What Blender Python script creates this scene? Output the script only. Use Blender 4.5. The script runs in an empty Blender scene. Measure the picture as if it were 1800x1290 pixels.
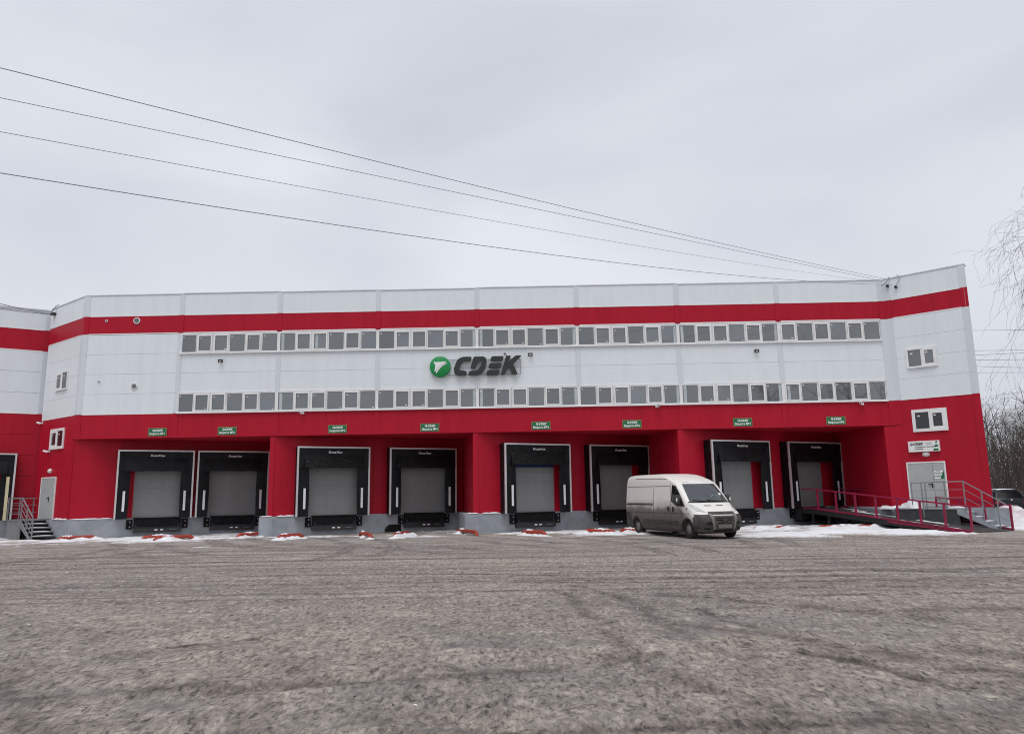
import bpy, bmesh, math, random
import numpy as np
from mathutils import Vector, Matrix

random.seed(7)
RNG = np.random.default_rng(11)
scene = bpy.context.scene
COL = scene.collection
PI = math.pi

# ------------------------------------------------------------------ camera
CAM_H, CAM_D = 1.88, 36.2
PITCH, ROLL, YAW = math.radians(9.68), math.radians(-0.877), math.radians(1.049)
cam_data = bpy.data.cameras.new('camera')
cam = bpy.data.objects.new('camera', cam_data)
COL.objects.link(cam)
fwd = Vector((-math.sin(YAW)*math.cos(PITCH), math.cos(YAW)*math.cos(PITCH), math.sin(PITCH)))
r0 = Vector((math.cos(YAW), math.sin(YAW), 0)); u0 = r0.cross(fwd)
rt = math.cos(ROLL)*r0 + math.sin(ROLL)*u0
up = -math.sin(ROLL)*r0 + math.cos(ROLL)*u0
cam.matrix_world = Matrix(((rt.x, up.x, -fwd.x, 0), (rt.y, up.y, -fwd.y, -CAM_D), (rt.z, up.z, -fwd.z, CAM_H), (0, 0, 0, 1)))
cam_data.sensor_width = 36.0
cam_data.lens = 26.0
cam_data.clip_start = 0.1
cam_data.clip_end = 3000.0
scene.camera = cam

# ------------------------------------------------------------------ sky, sun, exposure
SUN_EL, SUN_AZ = 66.0, 190.0      # high and behind the camera, a little to its left
world = bpy.data.worlds.new('World')
scene.world = world
world.use_nodes = True
wn, wl = world.node_tree.nodes, world.node_tree.links
wn.clear()
w_out = wn.new('ShaderNodeOutputWorld')
w_bg = wn.new('ShaderNodeBackground')
w_bg.inputs['Strength'].default_value = 0.1
sky = wn.new('ShaderNodeTexSky')
sky.sky_type = 'NISHITA'
sky.sun_disc = False
sky.sun_elevation = math.radians(SUN_EL)
sky.sun_rotation = math.radians(SUN_AZ)
sky.air_density = 1.5
sky.dust_density = 4.0
w_tc = wn.new('ShaderNodeTexCoord')
w_sep = wn.new('ShaderNodeSeparateXYZ')
wl.new(w_tc.outputs['Generated'], w_sep.inputs[0])
w_map = wn.new('ShaderNodeMapping')
w_map.inputs['Scale'].default_value = (1.0, 1.0, 2.6)
w_map.inputs['Rotation'].default_value = (0.0, 0.25, 0.4)
wl.new(w_tc.outputs['Generated'], w_map.inputs[0])
w_no = wn.new('ShaderNodeTexNoise')
w_no.inputs['Scale'].default_value = 1.7
w_no.inputs['Detail'].default_value = 4.0
w_no.inputs['Roughness'].default_value = 0.42
w_no.inputs['Distortion'].default_value = 0.35
wl.new(w_map.outputs[0], w_no.inputs['Vector'])
w_cr = wn.new('ShaderNodeValToRGB')      # overcast cloud sheet, thin and thick places
w_cr.color_ramp.elements[0].position = 0.36
w_cr.color_ramp.elements[0].color = (6.0, 6.35, 7.15, 1)
w_cr.color_ramp.elements[1].position = 0.66
w_cr.color_ramp.elements[1].color = (8.0, 8.25, 8.85, 1)
wl.new(w_no.outputs['Fac'], w_cr.inputs[0])
w_mix = wn.new('ShaderNodeMix'); w_mix.data_type = 'RGBA'
w_mix.inputs['Factor'].default_value = 0.96
wl.new(sky.outputs[0], w_mix.inputs['A'])
wl.new(w_cr.outputs[0], w_mix.inputs['B'])
wl.new(w_mix.outputs['Result'], w_bg.inputs['Color'])
wl.new(w_bg.outputs[0], w_out.inputs[0])

sun_data = bpy.data.lights.new('sun', 'SUN')
sun_data.energy = 1.5
sun_data.angle = math.radians(35)
sun_data.color = (1.0, 0.98, 0.95)
sun = bpy.data.objects.new('sun', sun_data)
COL.objects.link(sun)
az = math.radians(SUN_AZ); el = math.radians(SUN_EL)
sdir = Vector((math.sin(az)*math.cos(el), math.cos(az)*math.cos(el), math.sin(el)))
sun.rotation_euler = (-sdir).to_track_quat('-Z', 'Y').to_euler()

scene.view_settings.view_transform = 'Standard'
scene.view_settings.look = 'None'
scene.view_settings.exposure = 0.0
scene.view_settings.gamma = 1.0
scene.view_settings.use_curve_mapping = False
scene.cycles.max_bounces = 6
scene.cycles.pixel_filter_type = 'BLACKMAN_HARRIS'
scene.cycles.filter_width = 1.05
scene.cycles.use_denoising = True
scene.cycles.denoising_input_passes = 'RGB_ALBEDO_NORMAL'
scene.cycles.denoising_prefilter = 'ACCURATE'

# ------------------------------------------------------------------ materials
def nodes_of(m):
    m.use_nodes = True
    return m.node_tree.nodes, m.node_tree.links, m.node_tree.nodes['Principled BSDF']

def mat(name, col, rough=0.6, metal=0.0, var=0.12, vscale=3.0, bump=0.0, bscale=30.0, spec=0.4, stretch=(1, 1, 1), col2=None, ior=None, dist=0.01):
    m = bpy.data.materials.new(name)
    n, l, b = nodes_of(m)
    b.inputs['Roughness'].default_value = rough
    b.inputs['Metallic'].default_value = metal
    b.inputs['Specular IOR Level'].default_value = spec
    if ior: b.inputs['IOR'].default_value = ior
    g = n.new('ShaderNodeNewGeometry')
    mp = n.new('ShaderNodeMapping'); mp.inputs['Scale'].default_value = stretch
    l.new(g.outputs['Position'], mp.inputs[0])
    no = n.new('ShaderNodeTexNoise'); no.inputs['Scale'].default_value = vscale; no.inputs['Detail'].default_value = 6; no.inputs['Roughness'].default_value = 0.6
    l.new(mp.outputs[0], no.inputs['Vector'])
    cr = n.new('ShaderNodeValToRGB')
    c2 = col2 if col2 else tuple(min(1, c*(1+var)) for c in col)
    c1 = tuple(c*(1-var) for c in col)
    cr.color_ramp.elements[0].position = 0.33; cr.color_ramp.elements[0].color = (*c1, 1)
    cr.color_ramp.elements[1].position = 0.67; cr.color_ramp.elements[1].color = (*c2, 1)
    l.new(no.outputs['Fac'], cr.inputs[0])
    l.new(cr.outputs[0], b.inputs['Base Color'])
    if bump > 0:
        nb = n.new('ShaderNodeTexNoise'); nb.inputs['Scale'].default_value = bscale; nb.inputs['Detail'].default_value = 5
        l.new(mp.outputs[0], nb.inputs['Vector'])
        bp = n.new('ShaderNodeBump'); bp.inputs['Strength'].default_value = bump; bp.inputs['Distance'].default_value = dist
        l.new(nb.outputs['Fac'], bp.inputs['Height'])
        l.new(bp.outputs[0], b.inputs['Normal'])
    m.diffuse_color = (*col, 1)
    return m

def panel_mat(name, col, streak, ribs=True, rough=0.45, spec=0.30):
    """sandwich panel sheet: shallow horizontal ribs, faint rain streaks and dust"""
    m = bpy.data.materials.new(name)
    n, l, b = nodes_of(m)
    b.inputs['Roughness'].default_value = rough
    b.inputs['Specular IOR Level'].default_value = spec
    g = n.new('ShaderNodeNewGeometry')
    mp = n.new('ShaderNodeMapping'); mp.inputs['Scale'].default_value = (1.6, 1.6, 0.22)
    l.new(g.outputs['Position'], mp.inputs[0])
    n1 = n.new('ShaderNodeTexNoise'); n1.inputs['Scale'].default_value = 1.5; n1.inputs['Detail'].default_value = 7; n1.inputs['Roughness'].default_value = 0.65
    l.new(mp.outputs[0], n1.inputs['Vector'])
    n2 = n.new('ShaderNodeTexNoise'); n2.inputs['Scale'].default_value = 7; n2.inputs['Detail'].default_value = 4
    l.new(g.outputs['Position'], n2.inputs['Vector'])
    mx = n.new('ShaderNodeMath'); mx.operation = 'MULTIPLY_ADD'; mx.inputs[1].default_value = 0.35; 
    l.new(n2.outputs['Fac'], mx.inputs[0]); l.new(n1.outputs['Fac'], mx.inputs[2])
    cr = n.new('ShaderNodeValToRGB')
    cr.color_ramp.elements[0].position = 0.45; cr.color_ramp.elements[0].color = (*streak, 1)
    cr.color_ramp.elements[1].position = 0.75; cr.color_ramp.elements[1].color = (*col, 1)
    l.new(mx.outputs[0], cr.inputs[0]); l.new(cr.outputs[0], b.inputs['Base Color'])
    if ribs:
        s = n.new('ShaderNodeSeparateXYZ'); l.new(g.outputs['Position'], s.inputs[0])
        w = n.new('ShaderNodeMath'); w.operation = 'MULTIPLY'; w.inputs[1].default_value = 2*PI/0.125
        l.new(s.outputs['Z'], w.inputs[0])
        sn = n.new('ShaderNodeMath'); sn.operation = 'SINE'; l.new(w.outputs[0], sn.inputs[0])
        pw = n.new('ShaderNodeMath'); pw.operation = 'MULTIPLY_ADD'; pw.inputs[1].default_value = 0.8
        l.new(sn.outputs[0], pw.inputs[0]); l.new(n2.outputs['Fac'], pw.inputs[2])
        bp = n.new('ShaderNodeBump'); bp.inputs['Strength'].default_value = 0.13; bp.inputs['Distance'].default_value = 0.006
        l.new(pw.outputs[0], bp.inputs['Height']); l.new(bp.outputs[0], b.inputs['Normal'])
    m.diffuse_color = (*col, 1)
    return m

M = {}
M['white'] = panel_mat('white_panel', (0.775, 0.82, 0.855), (0.73, 0.775, 0.805))
M['white_cover'] = panel_mat('white_cover', (0.67, 0.715, 0.76), (0.64, 0.68, 0.72), ribs=False)
M['red'] = panel_mat('red_panel', (0.44, 0.010, 0.029), (0.375, 0.008, 0.023), spec=0.16)
M['red_cover'] = panel_mat('red_cover', (0.43, 0.010, 0.030), (0.40, 0.009, 0.025), ribs=False, spec=0.16)
M['flash'] = mat('flashing', (0.80, 0.78, 0.79), 0.4, var=0.05)
M['cap'] = mat('roof_cap', (0.60, 0.63, 0.67), 0.5, 0.0, var=0.1)
M['core'] = mat('inner_wall', (0.40, 0.40, 0.41), 0.9)
M['roof'] = mat('roof_felt', (0.3, 0.3, 0.31), 0.9)
M['pvc'] = mat('window_pvc', (0.80, 0.80, 0.80), 0.35, var=0.05)
M['plinth'] = mat('painted_concrete', (0.30, 0.325, 0.36), 0.75, var=0.14, vscale=1.6, bump=0.25, bscale=14, col2=(0.37, 0.395, 0.43))
M['steel'] = mat('grey_painted_steel', (0.24, 0.25, 0.26), 0.5, 0.2, var=0.15)
M['alu'] = mat('aluminium', (0.62, 0.60, 0.60), 0.4, 0.4, var=0.08)
M['rubber'] = mat('black_rubber', (0.010, 0.010, 0.011), 0.75, var=0.4, vscale=5, spec=0.15)
M['curtain'] = mat('black_curtain', (0.007, 0.008, 0.010), 0.45, var=0.5, vscale=3, bump=0.35, bscale=3.5, spec=0.20, dist=0.06, stretch=(1, 1, 0.5))
M['scuffed'] = mat('scuffed_curtain', (0.008, 0.009, 0.010), 0.55, var=0.3, vscale=5, spec=0.2, stretch=(0.7, 0.7, 9.0))
cr = [q for q in M['scuffed'].node_tree.nodes if q.type == 'VALTORGB'][0]
cr.color_ramp.elements[0].position = 0.60; cr.color_ramp.elements[1].position = 0.70; cr.color_ramp.elements[1].color = (0.12, 0.105, 0.085, 1)
M['guide'] = mat('white_guide', (0.75, 0.76, 0.80), 0.4, var=0.06)
M['yellowed'] = mat('yellowed_guide', (0.62, 0.58, 0.36), 0.5, var=0.1)
M['print'] = mat('white_print', (0.85, 0.85, 0.86), 0.5, var=0.02)
M['section'] = panel_mat('grey_section', (0.225, 0.23, 0.23), (0.195, 0.20, 0.20), rough=0.5)
M['blue'] = mat('blue_seal', (0.01, 0.025, 0.12), 0.6)
M['green'] = mat('sign_green', (0.018, 0.15, 0.055), 0.4, var=0.06)
M['logo_green'] = mat('logo_green', (0.012, 0.27, 0.07), 0.35, var=0.05)
M['gold'] = mat('sign_edge', (0.30, 0.22, 0.10), 0.5)
M['letter'] = mat('graphite_letter', (0.030, 0.033, 0.032), 0.35, var=0.1)
M['door'] = mat('grey_door', (0.42, 0.445, 0.435), 0.45, var=0.05)
M['black'] = mat('black_plastic', (0.015, 0.015, 0.016), 0.4, var=0.1)
M['dark'] = mat('dark_hollow', (0.01, 0.01, 0.01), 0.9)
M['lamp'] = mat('lamp_cover', (0.75, 0.73, 0.70), 0.35, var=0.05)
M['orange'] = mat('orange_paint', (0.36, 0.034, 0.021), 0.55, var=0.3, vscale=9, bump=0.2, bscale=20, col2=(0.43, 0.060, 0.034))
M['ramp_red'] = mat('ramp_red', (0.26, 0.010, 0.042), 0.45, var=0.15, col2=(0.31, 0.012, 0.062))
M['ramp_deck'] = mat('ramp_deck', (0.05, 0.048, 0.048), 0.7, var=0.4, vscale=2)
M['snow'] = mat('snow', (0.76, 0.77, 0.80), 0.6, var=0.10, vscale=2.2, bump=0.6, bscale=9, col2=(0.86, 0.87, 0.90), dist=0.05)
m = bpy.data.materials.new('thin_snow'); n, l, b = nodes_of(m)      # thin at the edges, where grit shows through
at = n.new('ShaderNodeAttribute'); at.attribute_name = 'thick'
g = n.new('ShaderNodeNewGeometry')
no = n.new('ShaderNodeTexNoise'); no.inputs['Scale'].default_value = 3.2; no.inputs['Detail'].default_value = 8; no.inputs['Roughness'].default_value = 0.72; l.new(g.outputs['Position'], no.inputs['Vector'])
ma = n.new('ShaderNodeMath'); ma.operation = 'MULTIPLY_ADD'; ma.inputs[1].default_value = 0.9; l.new(no.outputs['Fac'], ma.inputs[0]); l.new(at.outputs['Fac'], ma.inputs[2])
cr = n.new('ShaderNodeValToRGB'); e = cr.color_ramp.elements
e[0].position = 0.36; e[0].color = (0.33, 0.30, 0.28, 1); e[1].position = 0.82; e[1].color = (0.80, 0.81, 0.84, 1)
q = e.new(0.50); q.color = (0.47, 0.445, 0.43, 1); q = e.new(0.60); q.color = (0.66, 0.65, 0.655, 1)
l.new(ma.outputs[0], cr.inputs[0]); l.new(cr.outputs[0], b.inputs['Base Color']); b.inputs['Roughness'].default_value = 0.65
bp = n.new('ShaderNodeBump'); bp.inputs['Strength'].default_value = 0.7; bp.inputs['Distance'].default_value = 0.06
l.new(no.outputs['Fac'], bp.inputs['Height']); l.new(bp.outputs[0], b.inputs['Normal'])
M['snow_thin'] = m
M['open_side_shade'] = mat('open_side_shade', (0.050, 0.052, 0.055), 0.6, var=0.3)  # dark tone standing in for shade under the open entrance stairs
M['cable'] = mat('cable', (0.26, 0.25, 0.30), 0.6)
M['bark'] = mat('grey_bark', (0.095, 0.08, 0.072), 0.9, var=0.3)
M['twig'] = mat('brown_twig', (0.105, 0.085, 0.075), 0.9, var=0.35, vscale=0.6)
M['birch'] = mat('birch_bark', (0.45, 0.43, 0.40), 0.8, var=0.5, vscale=4, stretch=(0.6, 0.6, 3))
M['birch_twig'] = mat('birch_twig', (0.10, 0.08, 0.085), 0.9, var=0.2)
M['tyre'] = mat('tyre', (0.022, 0.020, 0.019), 0.85, var=0.4, vscale=6)
M['rim'] = mat('dirty_rim', (0.19, 0.18, 0.17), 0.6, 0.1, var=0.4, vscale=12)
M['bumper'] = mat('muddy_plastic', (0.050, 0.048, 0.047), 0.6, var=0.35, vscale=4, col2=(0.082, 0.074, 0.068))
M['grille'] = mat('muddy_grille', (0.085, 0.074, 0.068), 0.85, var=0.35, vscale=6)
M['plate'] = mat('muddy_plate', (0.21, 0.19, 0.18), 0.6, var=0.2, vscale=8)
M['suv'] = mat('black_car_paint', (0.010, 0.011, 0.014), 0.3, var=0.3, spec=0.35)
M['red_lens'] = mat('red_lens', (0.25, 0.01, 0.01), 0.2)
M['wiper'] = mat('wiper', (0.01, 0.01, 0.01), 0.5)
M['rebar'] = mat('rust', (0.12, 0.07, 0.05), 0.9)

def glass_mat(name, col, ior, rough=0.03, var=0.25, vs=0.4):
    m = mat(name, col, rough, var=var, vscale=vs, spec=0.5, ior=ior)
    return m
M['glass'] = glass_mat('window_glass', (0.060, 0.071, 0.080), 2.35)
n, l, b = nodes_of(M['glass'])
oi = n.new('ShaderNodeObjectInfo'); mr = n.new('ShaderNodeMapRange'); mr.inputs['To Min'].default_value = 0.5; mr.inputs['To Max'].default_value = 1.5  # random base tone per pane stands in for varied reflections
l.new(oi.outputs['Random'], mr.inputs['Value'])
src = b.inputs['Base Color'].links[0].from_socket
mx = n.new('ShaderNodeMix'); mx.data_type = 'RGBA'; mx.blend_type = 'MULTIPLY'; mx.inputs['Factor'].default_value = 1.0
l.new(src, mx.inputs['A']); l.new(mr.outputs[0], mx.inputs['B']); l.new(mx.outputs['Result'], b.inputs['Base Color'])
M['glass_dark'] = glass_mat('dark_glass', (0.018, 0.019, 0.020), 1.62)
M['tinted'] = mat('tinted_glass', (0.008, 0.008, 0.010), 0.2, var=0.2, spec=0.10)
M['windscreen'] = glass_mat('windscreen_glass', (0.030, 0.034, 0.038), 2.0, 0.06, 0.4, 2.0)
M['curtain_white'] = mat('pane_blind', (0.45, 0.50, 0.52), 0.3, var=0.15)
m = bpy.data.materials.new('headlight'); n, l, b = nodes_of(m)
vo = n.new('ShaderNodeTexVoronoi'); vo.inputs['Scale'].default_value = 9
g = n.new('ShaderNodeNewGeometry'); l.new(g.outputs['Position'], vo.inputs['Vector'])
cr = n.new('ShaderNodeValToRGB'); cr.color_ramp.elements[0].color = (0.85, 0.85, 0.86, 1); cr.color_ramp.elements[1].color = (0.5, 0.5, 0.5, 1); cr.color_ramp.elements[1].position = 0.6
l.new(vo.outputs['Distance'], cr.inputs[0]); l.new(cr.outputs[0], b.inputs['Base Color'])
b.inputs['Roughness'].default_value = 0.12; b.inputs['Metallic'].default_value = 0.2
b.inputs['Metallic'].default_value = 0.0
M['headlight'] = m

# van paint: white, with road dirt splashed up from the wheels
m = bpy.data.materials.new('dirty_white_paint'); n, l, b = nodes_of(m)
tc = n.new('ShaderNodeTexCoord'); sp = n.new('ShaderNodeSeparateXYZ'); l.new(tc.outputs['Object'], sp.inputs[0])
no = n.new('ShaderNodeTexNoise'); no.inputs['Scale'].default_value = 2.2; no.inputs['Detail'].default_value = 8; no.inputs['Roughness'].default_value = 0.65
l.new(tc.outputs['Object'], no.inputs['Vector'])
ad = n.new('ShaderNodeMath'); ad.operation = 'MULTIPLY_ADD'; ad.inputs[1].default_value = -0.55; l.new(no.outputs['Fac'], ad.inputs[0]); l.new(sp.outputs['Z'], ad.inputs[2])
# the nose stays cleaner than the flanks
nx = n.new('ShaderNodeMapRange'); nx.inputs['From Min'].default_value = 4.6; nx.inputs['From Max'].default_value = 5.4; nx.inputs['To Min'].default_value = 0.0; nx.inputs['To Max'].default_value = 0.55
l.new(sp.outputs['X'], nx.inputs['Value'])
ad2 = n.new('ShaderNodeMath'); ad2.operation = 'ADD'; l.new(ad.outputs[0], ad2.inputs[0]); l.new(nx.outputs[0], ad2.inputs[1])
cr = n.new('ShaderNodeValToRGB')
e = cr.color_ramp.elements
e[0].position = 0.10; e[0].color = (0.085, 0.073, 0.066, 1)
e[1].position = 0.66; e[1].color = (0.77, 0.745, 0.705, 1)
q = e.new(0.34); q.color = (0.150, 0.129, 0.114, 1)
q = e.new(0.43); q.color = (0.205, 0.18, 0.165, 1)
q = e.new(0.49); q.color = (0.50, 0.47, 0.44, 1)
mr = n.new('ShaderNodeMapRange'); mr.inputs['From Min'].default_value = 0.0; mr.inputs['From Max'].default_value = 1.9
l.new(ad2.outputs[0], mr.inputs['Value']); l.new(mr.outputs[0], cr.inputs[0]); l.new(cr.outputs[0], b.inputs['Base Color'])
rr = n.new('ShaderNodeMapRange'); rr.inputs['From Min'].default_value = 0.5; rr.inputs['From Max'].default_value = 1.5; rr.inputs['To Min'].default_value = 0.8; rr.inputs['To Max'].default_value = 0.32
l.new(sp.outputs['Z'], rr.inputs['Value']); l.new(rr.outputs[0], b.inputs['Roughness'])
M['van'] = m

# yard: trodden, dirty ice over asphalt
def ground_material():
    m = bpy.data.materials.new('dirty_ice'); n, l, b = nodes_of(m)
    b.inputs['Specular IOR Level'].default_value = 0.3
    g = n.new('ShaderNodeNewGeometry')
    sep = n.new('ShaderNodeSeparateXYZ'); l.new(g.outputs['Position'], sep.inputs[0])
    def noise(scale, detail, stretch=(1, 1, 1), rough=0.6, dist=0.0, rot=0.0):
        mp = n.new('ShaderNodeMapping'); mp.inputs['Scale'].default_value = stretch; mp.inputs['Rotation'].default_value = (0, 0, rot)
        l.new(g.outputs['Position'], mp.inputs[0])
        t = n.new('ShaderNodeTexNoise'); t.inputs['Scale'].default_value = scale; t.inputs['Detail'].default_value = detail; t.inputs['Roughness'].default_value = rough; t.inputs['Distortion'].default_value = dist
        l.new(mp.outputs[0], t.inputs['Vector']); return t.outputs['Fac']
    def ramp(src, stops):
        c = n.new('ShaderNodeValToRGB')
        el_ = c.color_ramp.elements
        el_[0].position, el_[0].color = stops[0][0], (*stops[0][1], 1)
        el_[1].position, el_[1].color = stops[-1][0], (*stops[-1][1], 1)
        for p_, c_ in stops[1:-1]:
            q_ = el_.new(p_); q_.color = (*c_, 1)
        l.new(src, c.inputs[0]); return c.outputs[0]
    def mixc(f, a, c, mode='MIX'):
        x = n.new('ShaderNodeMix'); x.data_type = 'RGBA'; x.blend_type = mode
        if isinstance(f, float): x.inputs['Factor'].default_value = f
        else: l.new(f, x.inputs['Factor'])
        l.new(a, x.inputs['A']); l.new(c, x.inputs['B']); return x.outputs['Result']
    def vmap(src, a, b_, c=0.0, d=1.0):
        x = n.new('ShaderNodeMapRange'); x.inputs['From Min'].default_value = a; x.inputs['From Max'].default_value = b_; x.inputs['To Min'].default_value = c; x.inputs['To Max'].default_value = d
        l.new(src, x.inputs['Value']); return x.outputs[0]
    large = noise(0.22, 5, (0.6, 1, 1), 0.6, 0.6)
    mid = noise(1.5, 9, (0.85, 0.75, 1), 0.74, 0.9, 0.25)
    fleck = noise(7.0, 7, (0.9, 0.45, 1), 0.68, 0.8, 0.12)
    fine = noise(17.0, 8, (1.0, 0.45, 1), 0.70, 0.6, 0.12)
    tracks = noise(1.0, 6, (0.05, 1.5, 1), 0.7, 0.15, 0.02)
    tracks2 = noise(2.2, 5, (0.05, 1.6, 1), 0.65, 0.2, -0.05)
    base = ramp(mid, [(0.34, (0.205, 0.177, 0.158)), (0.45, (0.288, 0.252, 0.226)), (0.55, (0.345, 0.304, 0.272)), (0.68, (0.43, 0.384, 0.344))])
    tr = ramp(tracks, [(0.38, (0.20, 0.170, 0.155)), (0.5, (0.325, 0.286, 0.260)), (0.60, (0.415, 0.372, 0.338))])
    zone = vmap(sep.outputs['Y'], -27.0, -19.0, 0.0, 0.62)
    c0 = mixc(zone, base, tr)
    big = ramp(large, [(0.32, (0.86, 0.87, 0.89)), (0.5, (1.0, 0.99, 0.97)), (0.7, (1.10, 1.08, 1.04))])
    c1 = mixc(1.0, c0, big, 'MULTIPLY')
    t2 = ramp(tracks2, [(0.36, (0.55, 0.53, 0.53)), (0.44, (1, 1, 1)), (0.7, (1.06, 1.06, 1.06))])
    z2 = vmap(sep.outputs['Y'], -26.0, -17.0, 0.0, 1.0)
    c2 = mixc(z2, c1, mixc(1.0, c1, t2, 'MULTIPLY'))
    f2 = ramp(fine, [(0.37, (0.34, 0.33, 0.33)), (0.45, (0.86, 0.85, 0.85)), (0.53, (1.06, 1.06, 1.06)), (0.61, (1.45, 1.44, 1.42))])  # fine contrast of dirt and ice, with relief shading put into the colour
    c3 = mixc(1.0, c2, mixc(1.0, c2, f2, 'MULTIPLY'))
    f3 = ramp(fleck, [(0.37, (0.50, 0.485, 0.48)), (0.43, (0.90, 0.89, 0.89)), (0.55, (1.02, 1.02, 1.02)), (0.60, (1.26, 1.25, 1.24))])  # dark and light flecks: dirt, ice and painted-in shading of small relief
    c3 = mixc(0.85, c3, mixc(1.0, c3, f3, 'MULTIPLY'))
    # wheel tracks: the attribute says where tyres ran, the noise breaks them up
    at = n.new('ShaderNodeAttribute'); at.attribute_name = 'tracks'
    tm = n.new('ShaderNodeMath'); tm.operation = 'MULTIPLY'; l.new(at.outputs['Fac'], tm.inputs[0]); l.new(vmap(noise(2.6, 7, (0.8, 0.8, 1), 0.7, 0.5), 0.30, 0.56), tm.inputs[1])
    tk = n.new('ShaderNodeRGB'); tk.outputs[0].default_value = (0.36, 0.34, 0.33, 1)
    c3 = mixc(tm.outputs[0], c3, mixc(1.0, c3, tk.outputs[0], 'MULTIPLY'))
    # grey wet bare patches
    pat = noise(0.75, 6, (0.55, 1, 1), 0.65, 1.2, 0.3)
    pm = vmap(pat, 0.56, 0.68, 0.0, 0.48)
    dk = n.new('ShaderNodeRGB'); dk.outputs[0].default_value = (0.15, 0.152, 0.150, 1)
    c4 = mixc(pm, c3, dk.outputs[0])
    # pale dusting of old snow towards the docks
    dust = noise(0.9, 8, (0.8, 1.5, 1), 0.7, 0.8)
    dz = vmap(sep.outputs['Y'], -13.0, -2.5, 0.0, 0.75)
    dm = n.new('ShaderNodeMath'); dm.operation = 'MULTIPLY'; l.new(vmap(dust, 0.42, 0.66), dm.inputs[0]); l.new(dz, dm.inputs[1])
    wt = n.new('ShaderNodeRGB'); wt.outputs[0].default_value = (0.50, 0.48, 0.47, 1)
    c5 = mixc(dm.outputs[0], c4, wt.outputs[0])
    # bright ice grains
    gr = noise(42.0, 3, (1, 1, 1), 0.5)
    gm = vmap(gr, 0.74, 0.80, 0.0, 0.55)
    c6 = mixc(gm, c5, wt.outputs[0])
    l.new(c6, b.inputs['Base Color'])
    rg = vmap(pat, 0.5, 0.7, 0.82, 0.55); l.new(rg, b.inputs['Roughness'])
    h1 = n.new('ShaderNodeMath'); h1.operation = 'MULTIPLY_ADD'; h1.inputs[1].default_value = 0.6
    l.new(fine, h1.inputs[0]); h0 = n.new('ShaderNodeMath'); h0.operation = 'ADD'; l.new(mid, h0.inputs[0]); l.new(fleck, h0.inputs[1]); l.new(h0.outputs[0], h1.inputs[2])
    bp = n.new('ShaderNodeBump'); bp.inputs['Strength'].default_value = 0.9; bp.inputs['Distance'].default_value = 0.07
    l.new(h1.outputs[0], bp.inputs['Height']); l.new(bp.outputs[0], b.inputs['Normal'])
    return m
M['ground'] = ground_material()

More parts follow.
